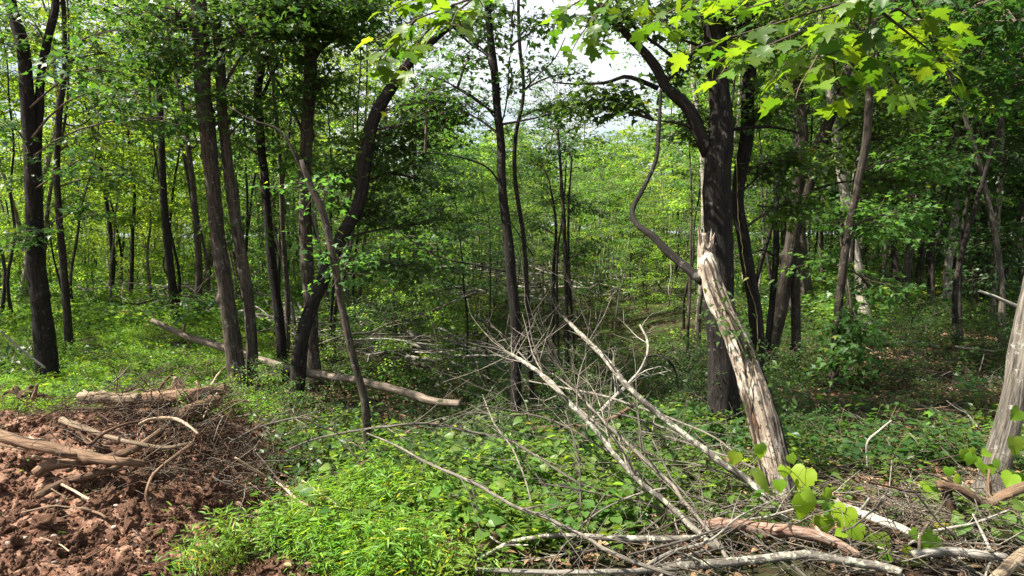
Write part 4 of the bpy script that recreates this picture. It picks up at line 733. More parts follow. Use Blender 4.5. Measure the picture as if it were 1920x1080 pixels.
GRAPES = [leafmesh('grape_leaf', [leaves(np.zeros((1, 3)), np.array([[0, 1.0, 0]]), np.array([[0, 0, 1.0]]), np.ones(1), s, np.array([r]))], M['leaf_grape']) for s in (GRAPE, GRAPE2) for r in (.1, .6, .98)]
def grape(label, stem, spots, Y):
    o0 = P(*stem[0]); root = thing('grape_vine', label, 'vine', o0); pts = resample(np.array([P(*q) for q in stem]) - o0, 50)
    g = Geo(); tubes(g, pts, np.full(50, .0025), 6, True); link('stem', g.build('grape_stem', M['vine_stem']), root)
    for (x, y, s) in spots:
        yy = Y + rng.normal() * .08 - (.22 if y > 990 else 0); c = P(x, y, yy) - o0; sz = s * yy / FPX * 1.08; a = rng.normal() * .7
        d = np.array([math.sin(a), -.35, -math.cos(a) * .9]); nv = np.array([-.15, -.85, .75]) + rng.normal(size=3) * .28
        b = c - nrm(d) * sz * .5; i = np.argmin(np.linalg.norm(pts - b, axis=1)); g = Geo(); tubes(g, np.array([pts[i], (pts[i] + b) / 2 + [0, 0, .012], b]), np.array([.0016, .0014, .0012]), 4)
        link('petiole', g.build('petiole', M['vine_stem']), root); put('leaf', GRAPES[rng.integers(0, 6)], root, b, d, nv, sz)
grape('grape vine with broad yellow-green leaves trailing past the foot of the dead trunk', [(1365, 850, 4.3), (1430, 855, 4.25), (1480, 880, 4.2), (1530, 930, 4.15), (1580, 960, 4.1), (1640, 1000, 4.05), (1720, 1030, 4.0), (1760, 1050, 4.0)],
    [(1377, 860, 26), (1437, 898, 46), (1430, 846, 28), (1503, 895, 44), (1470, 885, 22), (1512, 951, 46), (1520, 928, 30), (1553, 954, 28), (1582, 968, 42), (1546, 985, 36), (1607, 1001, 34), (1647, 1020, 40), (1742, 1018, 40), (1712, 1068, 44), (1596, 980, 22), (1555, 926, 20), (1715, 1003, 22), (1700, 1035, 20), (1662, 1048, 28), (1420, 988, 22), (1575, 1000, 22), (1485, 862, 18), (1462, 912, 24), (1630, 1066, 24)], 4.15)
grape('grape vine with broad leaves climbing the stout furrowed trunk', [(1760, 1000, 4.7), (1820, 900, 4.8), (1880, 880, 4.75), (1905, 800, 4.75), (1895, 700, 4.8)],
    [(1905, 778, 28), (1904, 838, 36), (1893, 900, 30), (1912, 905, 36), (1870, 872, 20), (1822, 862, 22), (1838, 872, 26), (1852, 884, 26), (1812, 852, 22), (1848, 850, 18), (1828, 850, 20), (1745, 915, 30), (1768, 945, 24), (1757, 968, 24), (1800, 900, 20), (1875, 1062, 30), (1850, 1050, 26), (1890, 1045, 22), (1780, 885, 18)], 4.65)

# ------------------------------------------------------------------ young woods behind: each tree an object of its own
KINDS = []
for k, (a, kw) in enumerate([
    ((101, 11.5, .40, 2.6, .100), dict(nb=20)), ((102, 12.5, .48, 2.9, .115), dict(nb=20, wander=.4)), ((103, 10.5, .34, 2.3, .080), dict(nb=20, wander=.25)), ((104, 13.5, .52, 2.7, .11), dict(nb=18)),
    ((105, 7.5, .34, 1.7, .048), dict(nb=18, spr=9)), ((106, 6.4, .36, 2.0, .045), dict(nb=16, spr=10)), ((107, 8.5, .46, 1.9, .055), dict(nb=16, spr=9))]):
    KINDS.append(grow_meshes('kind', 'leaf_mid', 'bark_mid', *a, shape=KITE, **{**dict(tilt=.38, spr=9, per=20, lsize=.13, fl=.26, slen=.75), **kw}))
POLES = [grow_meshes('pole', 'leaf_mid', 'bark_mid', *a, shape=KITE, nb=9, spr=7, per=16, lsize=.10, fl=.3, slen=.6, sides=6, wander=.3, tilt=.4) for a in [(401, 9.5, .55, 1.4, .050), (402, 8.5, .5, 1.2, .040), (403, 10.5, .6, 1.5, .058)]]
FARK = []
for k, (a, kw) in enumerate([((111, 11.5, .5, 2.6, .10), {}), ((112, 12.0, .46, 3.0, .11), dict(wander=.4)), ((113, 10.5, .5, 2.2, .09), {}), ((114, 9.0, .5, 2.0, .08), dict(nb=13)), ((115, 8.0, .42, 2.4, .07), dict(nb=12))]):
    FARK.append(grow_meshes('far', 'leaf_mid', 'bark_mid', *a, shape=KITE, **{**dict(nb=15, tilt=.4, spr=7, per=11, lsize=.31, fl=.30, slen=.8, sides=5), **kw}))
FH = [11.5, 12.0, 10.5, 9.0, 8.0]
SAPS = [grow_meshes('sap', 'leaf_bright', 'bark_mid', *a, nb=11, spr=8, per=18, lsize=.09, slen=.55, fl=.26, sides=5, wander=.12, tilt=.32) for a in [(201, 3.6, .14, 1.35, .022), (202, 2.8, .10, 1.2, .018), (203, 4.4, .22, 1.5, .028)]]
SHRUBS = [grow_meshes('shrub', 'leaf_mid', 'bark_mid', *a, nb=9, spr=9, per=12, lsize=.06, slen=.34, fl=.5, sides=4, wander=.08, tilt=.5) for a in [(301, 1.1, .05, .75, .010), (302, .8, .05, .65, .008), (303, 1.5, .08, .8, .012)]]
def set_mats(o, mats):
    for k, m in enumerate(mats): o.material_slots[k].link = 'OBJECT'; o.material_slots[k].material = M[m]
PLANTED = []
def plant(kind, x, y, s, rz, bark, leafm, name, cat, info, tilt=(0, 0), sxy=1.0):
    z = float(gz(x, y)); e = bpy.data.objects.new(name, None); COL.objects.link(e); e.location = (x, y, z - .03); e.rotation_euler = (tilt[0], tilt[1], rz); e['category'] = cat
    for part, me, mt in (('trunk' if cat != 'shrub' else 'stem', kind[0], [bark]), ('crown' if cat != 'shrub' else 'foliage', kind[1], ['twig', leafm])):
        o = bpy.data.objects.new(part, me); COL.objects.link(o); o.parent = e; o.scale = (s * sxy, s * sxy, s); set_mats(o, mt)
        if part in ('crown', 'foliage'): o['kind'] = 'stuff'
    PLANTED.append((e, x, y, z, info)); return e
taken = [(P(x, 600, Y)[0], Y) for x, Y in [(95, 9.8), (130, 12), (452, 8.8), (536, 10.2), (592, 9.9), (548, 8.8), (694, 6.5), (970, 7.6), (1362, 7.1), (1425, 7.6), (1438, 10.8), (1432, 10.2), (1560, 9.2), (1846, 5.1), (1690, 17), (1745, 21), (1772, 16), (1860, 14), (1064, 12), (1000, 9.6)]]
def free(x, y, r): return all((x - a) ** 2 + (y - b) ** 2 > r * r for a, b in taken)
rs = np.random.default_rng(42)
def zone(px):
    return 'L' if px < 790 else 'C' if px < 1260 else 'R'
# hand-placed mid-distance trees that read clearly in the photograph: base px, Y, kind, scale, bark, leaf
for px, Yd, kd, s, bk, lf, rz in [
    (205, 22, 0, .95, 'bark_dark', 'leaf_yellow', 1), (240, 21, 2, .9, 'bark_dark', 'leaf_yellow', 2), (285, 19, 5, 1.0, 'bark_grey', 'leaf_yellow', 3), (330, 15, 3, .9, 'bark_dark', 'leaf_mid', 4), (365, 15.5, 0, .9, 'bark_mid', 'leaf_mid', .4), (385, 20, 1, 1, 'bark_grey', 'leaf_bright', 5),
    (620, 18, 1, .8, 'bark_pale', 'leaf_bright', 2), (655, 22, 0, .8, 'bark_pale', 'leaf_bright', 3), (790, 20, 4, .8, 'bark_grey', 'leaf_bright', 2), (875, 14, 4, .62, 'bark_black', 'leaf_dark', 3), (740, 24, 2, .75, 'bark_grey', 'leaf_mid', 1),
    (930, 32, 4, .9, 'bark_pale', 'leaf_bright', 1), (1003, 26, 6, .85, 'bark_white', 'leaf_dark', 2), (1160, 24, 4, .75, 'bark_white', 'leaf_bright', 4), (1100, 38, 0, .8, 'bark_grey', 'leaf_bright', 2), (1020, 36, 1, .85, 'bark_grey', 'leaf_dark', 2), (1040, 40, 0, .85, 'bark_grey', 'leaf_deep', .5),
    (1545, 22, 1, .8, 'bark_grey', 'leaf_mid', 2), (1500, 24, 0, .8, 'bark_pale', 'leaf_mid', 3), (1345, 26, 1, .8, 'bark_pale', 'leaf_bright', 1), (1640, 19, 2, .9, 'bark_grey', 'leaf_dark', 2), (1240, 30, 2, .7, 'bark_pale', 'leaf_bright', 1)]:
    x = P(px, 560, Yd)[0]; taken.append((x, Yd)); plant(KINDS[kd], x, Yd, s, rz, bk, lf, 'young_tree', 'tree', ('tree', bk), (rs.normal() * .03, rs.normal() * .03))
n = 0; tries = 0
while n < 172 and tries < 6000:
    tries += 1; Yd = 13 + 52 * rs.random() ** 1.0; px = -160 + 2240 * rs.random(); x = P(px, 560, Yd)[0]; z_ = zone(px)
    if 110 < px < 500 and Yd < 27: continue
    if px < 60 and Yd > 20 and rs.random() < .6: continue
    if z_ == 'C' and (Yd < 26 or (px > 950 and Yd < 34 and rs.random() < .6)): continue
    if 1180 < px < 1560 and Yd < 17: continue
    if px < 520 and Yd < 16.5: continue
    if not free(x, Yd, .9 + .018 * Yd): continue
    bk = ['bark_dark', 'bark_mid', 'bark_grey', 'bark_pale', 'bark_pale', 'bark_grey'][rs.integers(0, 6)]
    if z_ == 'C':
        top = 245 + 110 * rs.random() + 30 * (abs(px - 870) < 60); Hh = 2.4 + Yd * (450 - top) / FPX; kd = rs.integers(0, 5); s = Hh / FH[kd]; lf = rs.choice(['leaf_bright', 'leaf_bright', 'leaf_mid', 'leaf_mid', 'leaf_dark']); s = min(s, 1.4)
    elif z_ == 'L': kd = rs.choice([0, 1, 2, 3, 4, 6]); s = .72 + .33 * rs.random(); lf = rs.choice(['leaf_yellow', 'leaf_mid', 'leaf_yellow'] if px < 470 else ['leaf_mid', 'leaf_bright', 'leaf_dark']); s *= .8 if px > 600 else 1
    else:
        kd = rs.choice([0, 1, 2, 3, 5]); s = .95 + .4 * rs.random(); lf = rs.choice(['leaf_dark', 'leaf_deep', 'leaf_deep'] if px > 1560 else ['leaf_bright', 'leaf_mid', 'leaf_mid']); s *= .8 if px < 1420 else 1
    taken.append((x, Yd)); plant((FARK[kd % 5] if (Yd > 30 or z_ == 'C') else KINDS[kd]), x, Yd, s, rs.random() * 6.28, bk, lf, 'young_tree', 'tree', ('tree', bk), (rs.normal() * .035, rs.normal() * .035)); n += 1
n = 0; tries = 0
while n < 30 and tries < 3000:
    tries += 1; Yd = 12.5 + 20 * rs.random(); px = 1540 + 620 * rs.random(); x = P(px, 560, Yd)[0]
    if not free(x, Yd, .8): continue
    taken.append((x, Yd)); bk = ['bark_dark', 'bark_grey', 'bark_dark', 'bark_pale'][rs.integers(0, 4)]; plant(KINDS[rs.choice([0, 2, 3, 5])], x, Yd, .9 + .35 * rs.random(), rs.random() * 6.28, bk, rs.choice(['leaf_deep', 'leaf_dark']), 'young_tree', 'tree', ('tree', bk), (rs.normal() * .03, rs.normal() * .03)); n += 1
n = 0; tries = 0
while n < 34 and tries < 3000:
    tries += 1; Yd = 19 + 20 * rs.random(); px = 900 + 430 * rs.random(); x = P(px, 560, Yd)[0]
    if not free(x, Yd, .5): continue
    taken.append((x, Yd))
    if n % 2: plant(SAPS[rs.integers(0, 3)], x, Yd, .5 + .35 * rs.random(), rs.random() * 6.28, 'bark_mid', rs.choice(['leaf_bright', 'leaf_mid', 'leaf_yellow']), 'leafy_sapling', 'sapling', ('sapling', ''))
    else:
        bk = ['bark_pale', 'bark_grey', 'bark_mid', 'bark_white'][rs.integers(0, 4)]; plant(POLES[rs.integers(0, 3)], x, Yd, (2.2 + Yd * (450 - 300 - 60 * rs.random()) / FPX) / 9.5, rs.random() * 6.28, bk, rs.choice(['leaf_bright', 'leaf_mid']), 'pole_tree', 'tree', ('pole', bk), (rs.normal() * .05, rs.normal() * .04), 1.3)
    n += 1
n = 0; tries = 0
while n < 66 and tries < 3000:
    tries += 1; Yd = 17 + 24 * rs.random(); px = 600 + 720 * rs.random() ** .9; x = P(px, 560, Yd)[0]
    if not free(x, Yd, .45): continue
    taken.append((x, Yd)); bk = ['bark_pale', 'bark_grey', 'bark_white', 'bark_pale', 'bark_mid'][rs.integers(0, 5)]
    plant(POLES[rs.integers(0, 3)], x, Yd, (2.2 + Yd * (450 - 300 - 80 * rs.random()) / FPX) / 9.5, rs.random() * 6.28, bk, rs.choice(['leaf_bright', 'leaf_mid']), 'pole_tree', 'tree', ('pole', bk), (rs.normal() * .05, rs.normal() * .04), 1.25); n += 1
n = 0; tries = 0
while n < 105 and tries < 5000:
    tries += 1; Yd = 11.5 + 24 * rs.random() ** 1.2; px = -40 + 2000 * rs.random(); x = P(px, 560, Yd)[0]
    if Yd < 14 and (px < 520 or 930 < px < 1130 or 1330 < px < 1500): continue
    if zone(px) == 'C' and px > 1000 and Yd < 17: continue
    if not free(x, Yd, .6): continue
    Hc = (450 - 290) / FPX * Yd + 2; s = (.75 + .4 * rs.random()) if zone(px) != 'C' else max(.4, Hc / 9.5)
    taken.append((x, Yd)); bk = ['bark_dark', 'bark_dark', 'bark_grey', 'bark_mid', 'bark_pale'][rs.integers(0, 5)]
    plant(POLES[rs.integers(0, 3)], x, Yd, s, rs.random() * 6.28, bk, ('leaf_yellow' if px < 500 else rs.choice(['leaf_mid', 'leaf_dark', 'leaf_bright'])), 'pole_tree', 'tree', ('pole', bk), (rs.normal() * .07, rs.normal() * .05)); n += 1
# unseen trees added on both sides of the view to shade middle and right
for x, Yd, s, kd in [(-13.5, 10.5, 1.0, 1), (-12.5, 13.5, 1.0, 2), (-18.5, 14, 1.0, 1), (-15.5, 18, 1, 0), (8.6, 5.6, 1.0, 1), (6.4, 2.2, 1.0, 0), (10.2, 9.0, 1.1, 3)]:
    e = plant(KINDS[kd], x, Yd, s, x, 'bark_mid', 'leaf_mid', 'young_tree', 'tree', ('side', 'bark_mid'))
# saplings with layered leaves
n = 0; tries = 0
while n < 125 and tries < 5000:
    tries += 1; Yd = 11 + 27 * rs.random(); px = -60 + 2040 * rs.random(); x = P(px, 560, Yd)[0]
    if Yd < 17 and (px < 560 or 1380 < px < 1560 or 900 < px < 1100): continue
    if Yd < 13.5 and px > 1560: continue
    if 930 < px < 1320 and Yd < 25: continue
    if not free(x, Yd, .75): continue
    s = .7 + .55 * rs.random(); s *= .6 if Yd < 14 else 1
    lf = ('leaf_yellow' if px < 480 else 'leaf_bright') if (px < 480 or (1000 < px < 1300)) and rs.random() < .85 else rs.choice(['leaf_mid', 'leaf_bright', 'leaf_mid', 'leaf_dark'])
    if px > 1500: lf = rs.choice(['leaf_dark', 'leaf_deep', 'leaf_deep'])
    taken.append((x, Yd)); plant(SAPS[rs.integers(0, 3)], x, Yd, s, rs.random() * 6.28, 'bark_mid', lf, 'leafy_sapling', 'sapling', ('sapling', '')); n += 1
# shrubs
n = 0; tries = 0
while n < 88 and tries < 5000:
    tries += 1; Yd = 7.2 + 15 * rs.random() ** 1.3; px = 380 + 1560 * rs.random(); x = P(px, 560, Yd)[0]
    if px < 560 and (Yd < 7.8 or Yd > 12): continue
    if 1330 < px < 1500 and Yd < 8: continue
    if 270 < px < 900 and Yd < 10.3: continue
    if 930 < px < 1300 and Yd > 13: continue
    if not free(x, Yd, .42) or (px < 520 and Yd < 18): continue
    s = .45 + .55 * rs.random(); s *= .8 if Yd < 9 else 1.15
    if px > 1380: s *= .6
    if 560 < px < 1380: s *= .75
    lf = rs.choice(['leaf_mid', 'leaf_mid', 'leaf_dark', 'leaf_bright'] if px < 1500 else ['leaf_dark', 'leaf_mid', 'leaf_mid'])
    taken.append((x, Yd)); plant(SHRUBS[rs.integers(0, 3)], x, Yd, s, rs.random() * 6.28, 'bark_mid', lf, 'leafy_shrub', 'shrub', ('shrub', '')); n += 1
for px, py, s, kd, lf in [(470, 800, .5, 0, 'leaf_bright'), (505, 770, .4, 2, 'leaf_mid'), (430, 770, .42, 1, 'leaf_bright'), (560, 800, .5, 1, 'leaf_mid'), (1610, 720, .4, 0, 'leaf_mid'), (1500, 830, .4, 1, 'leaf_mid'), (30, 690, .6, 1, 'leaf_mid'), (380, 800, .35, 1, 'leaf_bright')]:
    q = ph(px, py, 0); plant(SHRUBS[kd], q[0], q[1], s, px, 'bark_mid', lf, 'leafy_shrub', 'shrub', ('shrub', ''))

# labels: every planted tree is named by what stands beside it and by its order between those landmarks
MARKS = [(-400, 'the picture edge'), (95, 'the left edge tree'), (460, 'the double trunk'), (590, 'the forked tree'), (700, 'the crooked sapling'), (968, 'the lone thin tree'), (1062, 'the stem clump'), (1362, 'the thickest black trunk'), (1470, 'the Y-forked tree'), (1580, 'the brown young tree'), (1775, 'the whitish trunk'), (2600, 'the picture edge')]
def ordn(k): return f"{k}{'th' if 10 <= k % 100 <= 20 else {1: 'st', 2: 'nd', 3: 'rd'}.get(k % 10, 'th')}"
BK = {'bark_dark': 'dark', 'bark_black': 'dark', 'bark_mid': 'brown', 'bark_grey': 'grey', 'bark_pale': 'pale', 'bark_white': 'whitish'}
buckets = {}
for e, x, y, z, (kd, bk) in PLANTED:
    px, py = proj((x, y, z + .3)); k = max(i for i in range(len(MARKS) - 1) if px >= MARKS[i][0] or i == 0)
    band = ('nearer' if y < 24 else 'middle' if y < 40 else 'farthest') if kd in ('tree', 'pole') else ''
    if kd == 'side': e['label'] = f"tall added tree standing out of frame beside {'the left edge tree' if x < 0 else 'the stout furrowed trunk'}, row {int(abs(x) * 10)} "; 
    buckets.setdefault((kd, BK.get(bk, ''), band, k), []).append((px, e))
GRP = {'pole': 'thin pole-like trees of the woods behind', 'tree': 'young trees of the woods behind', 'sapling': 'leafy saplings under the trees', 'shrub': 'low leafy shrubs of the undergrowth', 'side': 'shade trees just out of frame'}
for (kd, bkn, band, k), lst in buckets.items():
    lst.sort(key=lambda a: a[0]); A, B = MARKS[k][1], MARKS[k + 1][1]
    rel = f"between {A} and {B}" if A != B and k not in (0, len(MARKS) - 2) else (f"left of {B}" if k == 0 else f"right of {A}")
    for j, (px, e) in enumerate(lst):
        nm_ = {'pole': f'{bkn} {band} thin pole', 'tree': f'{bkn} {band} tree', 'sapling': 'leafy sapling', 'shrub': 'low leafy shrub', 'side': 'added shade tree outside the frame'}[kd]
        e['group'] = GRP[kd]; e['label'] = f"{nm_} {rel}" + (f", {ordn(j + 1)} from left" if len(lst) > 1 else '')

# ------------------------------------------------------------------ things nobody could count: ground plants, litter, twigs (scattered by geometry nodes)
hidden = bpy.data.collections.new('plant_sources')
def proto(name, me): o = bpy.data.objects.new(name, me); return o
def scatter(name, protos, pts, scl, kind='stuff', rot=None, idx=None, tiltn=.18, zoff=0.0):
    n = len(pts); c = bpy.data.collections.new(name + '_source')
    for k, me in enumerate(protos): o = bpy.data.objects.new(f'{name}_{chr(97 + k)}', me); c.objects.link(o)
    V = np.asarray(pts, np.float32); me = bpy.data.meshes.new(name); me.vertices.add(n); me.vertices.foreach_set('co', V.ravel())
    r = np.stack([rs.normal(size=n) * tiltn, rs.normal(size=n) * tiltn, rs.random(n) * 6.28], 1) if rot is None else rot
    a = me.attributes.new('rot', 'FLOAT_VECTOR', 'POINT'); a.data.foreach_set('vector', r.astype(np.float32).ravel())
    a = me.attributes.new('scl', 'FLOAT', 'POINT'); a.data.foreach_set('value', np.asarray(scl, np.float32))
    a = me.attributes.new('pick', 'INT', 'POINT'); a.data.foreach_set('value', rs.integers(0, len(protos), n).astype(np.int32))
    ob = link(name, me, kind=kind)
    ng = bpy.data.node_groups.new(name, 'GeometryNodeTree'); ng.interface.new_socket('Geometry', in_out='INPUT', socket_type='NodeSocketGeometry'); ng.interface.new_socket('Geometry', in_out='OUTPUT', socket_type='NodeSocketGeometry')
    nn, ll = ng.nodes, ng.links; gi = nn.new('NodeGroupInput'); go = nn.new('NodeGroupOutput'); ip = nn.new('GeometryNodeInstanceOnPoints'); ci = nn.new('GeometryNodeCollectionInfo')
    ci.inputs['Collection'].default_value = c; ci.inputs['Separate Children'].default_value = True; ci.inputs['Reset Children'].default_value = True; ip.inputs['Pick Instance'].default_value = True
    def na(nm, t): q = nn.new('GeometryNodeInputNamedAttribute'); q.data_type = t; q.inputs['Name'].default_value = nm; return next(s for s in q.outputs if s.enabled and s.name == 'Attribute')
    ll.new(gi.outputs[0], ip.inputs['Points']); ll.new(ci.outputs[0], ip.inputs['Instance']); ll.new(na('rot', 'FLOAT_VECTOR'), ip.inputs['Rotation']); ll.new(na('scl', 'FLOAT'), ip.inputs['Scale']); ll.new(na('pick', 'INT'), ip.inputs['Instance Index'])
    ll.new(ip.outputs[0], go.inputs[0]); md = ob.modifiers.new('scatter', 'NODES'); md.node_group = ng; return ob
def clump(n, rad, h, shape, size, mat, seed, up=.5, tilt=.5, stems=6, stemh=None):
    global rng
    keep = rng; rng = np.random.default_rng(seed); g = Geo()
    base = rng.normal(size=(stems, 2)) * rad * .4; V = []
    a = rng.integers(0, stems, n); t = rng.random(n) ** .7
    lean = rng.normal(size=(stems, 2)) * rad * .6; hh = h * (.6 + .6 * rng.random(stems))
    tip = np.concatenate([base + lean, hh[:, None]], 1); b3 = np.concatenate([base, np.full((stems, 1), -.02)], 1)
    pos = b3[a] * (1 - t[:, None]) + tip[a] * t[:, None]; az = rng.random(n) * 6.28
    d = np.stack([np.cos(az), np.sin(az), np.full(n, up) * rng.random(n) - .1], 1); pos += d * size * .5
    lv = leaves(pos, d, np.array([0, 0, 1.0]) + rng.normal(size=(n, 3)) * tilt, size * (.6 + .7 * rng.random(n)), shape)
    tubes(g, np.stack([b3, (b3 + tip) / 2 + rng.normal(size=(stems, 3)) * .01, tip], 1), np.tile([[.0025, .002, .001]], (stems, 1)), 3)
    me = crown_mesh(f'clump_{seed}', g, [lv], mat, 'vine_stem'); rng = keep; return me
def pts_on_ground(x, y, dz=0): return np.stack([x, y, gz(x, y) + dz], 1)
def field(n, y0, y1, pw=1.0, margin=150, keepf=None):
    y = y0 + (y1 - y0) * rs.random(n) ** pw; px = -margin + (1920 + 2 * margin) * rs.random(n); x = (px - 960) / FPX * y * 1.02
    if keepf is not None: k = keepf(x, y, px); x, y = x[k], y[k]
    return x, y
LOW = [clump(60, .2, .13, OVAL, .042, 'leaf_mid', 400 + k) for k in range(3)] + [clump(46, .2, .16, HEART, .05, 'leaf_mid', 410 + k) for k in range(2)]
LOWB = [clump(52, .2, .15, OVAL, .048, 'leaf_bright', 420 + k) for k in range(2)] + [clump(40, .2, .2, HEART, .062, 'leaf_bright', 430 + k, up=.3, tilt=.35) for k in range(3)]
LOWY = [clump(52, .2, .16, HEART, .05, 'leaf_yellow', 436 + k, up=.3, tilt=.35) for k in range(3)]
LOWD = [clump(52, .22, .16, OVAL, .05, 'leaf_dark', 440 + k) for k in range(3)] + [clump(40, .22, .2, KITE, .07, 'leaf_dark', 445)]
GRASSY = [clump(120, .2, .10, LANCE, .05, 'leaf_grass', 450 + k, up=.9) for k in range(3)]
STILT = [clump(120, .17, .36, LANCE, .075, 'leaf_grass', 460 + k, up=.5, tilt=.5, stems=14) for k in range(4)]
COARSE = [clump(60, .5, .42, KITE, .12, 'leaf_mid', 470 + k, stems=9) for k in range(3)]
COARSEB = [clump(60, .5, .42, KITE, .12, 'leaf_bright', 480 + k, stems=9) for k in range(3)]
dens = lambda x, y, s, th: n2(x, y, s, 77, 3) > th
# general cover of the forest floor, near to far
x, y = field(3000, 5.2, 15, 1.2, keepf=lambda x, y, px: (dirt(x, y) < .2) & dens(x, y, .8, -.22) & ((px > 530) | (y < 7.3) | (rs.random(len(x)) < .25)) & ((px < 270) | (px > 900) | (y < 7.4) | (y > 10) | (rs.random(len(x)) < .35)) & ~((px > 1500) & (y > 6.4) & (y < 10.5) & (rs.random(len(x)) < .7)))
scatter('ground_cover', LOW[:2] + LOWD + LOWD[:2], pts_on_ground(x, y), .8 + .9 * rs.random(len(x)))  # mostly dark leaves, so their colour deepens the shade in the hollow
x, y = field(2300, 4.2, 7.8, 1.1, keepf=lambda x, y, px: (dirt(x, y) < .2) & (px > 560) & dens(x, y, 1.1, -.12) & ((px < 1340) | (rs.random(len(x)) < .12)))
scatter('bright_ground_plants', LOWB + LOWY, pts_on_ground(x, y), .75 + .8 * rs.random(len(x)))
x, y = field(5200, 7.4, 21, 1.0, keepf=lambda x, y, px: (px < 620) & (dirt(x, y) < .2) & ((px < 520) | (y > 14)))
scatter('lush_low_grass', GRASSY, pts_on_ground(x, y), .8 + .7 * rs.random(len(x)))
x, y = field(5200, 14, 62, 1.0, keepf=lambda x, y, px: dens(x, y, .35, -.45) & ((px < 880) | (px > 1320) | (y > 36) | (rs.random(len(x)) < .62)))
scatter('far_ground_cover', COARSE + COARSEB, pts_on_ground(x, y), (.5 + .012 * y + .5 * rs.random(len(x))) * np.where((np.abs(x / y - .11) < .18) & (y < 36), .5, 1))
# the bamboo-like bright clump in the middle foreground
cx = []
for px, py, R, n in [(680, 925, .25, 44), (625, 950, .22, 30), (740, 940, .24, 34), (790, 930, .16, 14), (570, 990, .2, 16), (640, 1015, .22, 22), (740, 1050, .22, 18), (810, 1055, .16, 9), (690, 1060, .24, 18), (520, 1025, .16, 7), (390, 1050, .13, 6), (450, 1035, .14, 5), (600, 925, .12, 6), (670, 970, .22, 18), (880, 1070, .1, 4)]:
    q = ph(px, py + 24, 0); a = rs.random(n) * 6.28; r = R * rs.random(n) ** .5; cx.append(np.stack([q[0] + np.cos(a) * r, q[1] + np.sin(a) * r], 1))
cx = np.vstack(cx); scatter('bamboo_grass', STILT, pts_on_ground(cx[:, 0], cx[:, 1], -.03), .56 + .42 * rs.random(len(cx)), tiltn=.25)
# leaf litter, twigs
def litter_mesh(seed, n, size, mat, shape=OVAL):
    global rng
    keep = rng; rng = np.random.default_rng(seed); pos = np.concatenate([rng.normal(size=(n, 2)) * .22, .012 + .02 * rng.random((n, 1))], 1); az = rng.random(n) * 6.28
    d = np.stack([np.cos(az), np.sin(az), rng.normal(size=n) * .15], 1); V, T, R = leaves(pos, d, np.array([0, 0, 1.0]) + rng.normal(size=(n, 3)) * .35, size * (.6 + .7 * rng.random(n)), shape); rng = keep
    return leafmesh(f'litter_{seed}', [(V, T, R)], M[mat])
x, y = field(2600, 4.2, 14, 1.1, keepf=lambda x, y, px: (dirt(x, y) < .5) & (px > 380))
scatter('leaf_litter', [litter_mesh(500 + k, 26, .06, 'leaf_litter') for k in range(3)], pts_on_ground(x, y), .7 + .7 * rs.random(len(x)), tiltn=.05)
def twig_mesh(seed, n, ln, mat, up=.12):
    r = np.random.default_rng(seed); g = Geo(); a = r.random(n) * 6.28; L_ = ln * (.3 + r.random(n)); c = np.concatenate([r.normal(size=(n, 2)) * .25, r.random((n, 1)) * up], 1)
    d = np.stack([np.cos(a), np.sin(a), r.normal(size=n) * .22], 1) * L_[:, None] * .5
    pp = np.stack([c - d, c - d * .3 + r.normal(size=(n, 3)) * .02, c + d * .35 + r.normal(size=(n, 3)) * .02, c + d], 1); rad = (.002 + .004 * r.random(n) ** 2)[:, None] * np.array([[1, .9, .7, .4]]); tubes(g, pp, rad, 4)
    return g.build(f'twigs_{seed}', M[mat])
TW = [twig_mesh(600 + k, 13, .55, m) for k, m in enumerate(['twig_pale', 'twig', 'twig_pale'])]
x, y = field(330, 4.1, 11, 1.2, keepf=lambda x, y, px: (px > 500))
scatter('twig_litter', TW, pts_on_ground(x, y), .6 + .8 * rs.random(len(x)), tiltn=.15)
# tangles: heap of roots and sticks at the left; brushwood along the bottom right
def region(spots):
    o = []
    for px, py, R, n, h in spots:
        q = ph(px, py, 0); a = rs.random(n) * 6.28; r = R * rs.random(n) ** .5; xx = q[0] + np.cos(a) * r; yy = q[1] + np.sin(a) * r * .7; o.append(np.stack([xx, yy, gz(xx, yy) + h * rs.random(n)], 1))
    return np.vstack(o)
TWH = [twig_mesh(620 + k, 16, .5, m, .12) for k, m in enumerate(['brown_log', 'brown_bark', 'brown_bark', 'twig_pale', 'twig'])]
p_ = region([(150, 770, .5, 8, .12), (250, 790, .5, 14, .22), (330, 810, .45, 16, .32), (390, 850, .3, 12, .32), (360, 900, .35, 9, .24), (430, 880, .3, 8, .24), (80, 790, .4, 5, .08), (470, 930, .3, 8, .24), (520, 880, .3, 3, .18), (230, 850, .5, 6, .12)])
scatter('root_tangle', TWH, p_, .6 + .5 * rs.random(len(p_)), tiltn=.5)
p_ = region([(1100, 1050, .5, 5, .1), (1300, 1050, .5, 8, .12), (1480, 1050, .4, 6, .1), (1650, 1030, .4, 8, .1), (1800, 1010, .4, 10, .1), (1880, 1050, .3, 7, .1), (1700, 970, .4, 6, .08), (1230, 960, .5, 3, .2), (1120, 900, .5, 3, .25), (1350, 960, .4, 4, .15), (1560, 1060, .3, 5, .08)])
scatter('brushwood_tangle', TW, p_, .6 + .6 * rs.random(len(p_)), tiltn=.4)
# distant woods that read as one mass
n_ = 260; yy = 62 + 70 * rs.random(n_) ** 1.2; xx = (rs.random(n_) * 2 - 1) * .95 * yy
scatter('far_woods', [FARK[0][1], FARK[1][1], FARK[2][1]], pts_on_ground(xx, yy), (2.2 + .125 * yy) / 11.5 * np.where(np.abs(xx / yy - .03) < .24, .80, np.where(xx < 0, 1.05, 1.5)) * (.6 + .55 * rs.random(n_)), tiltn=.03)

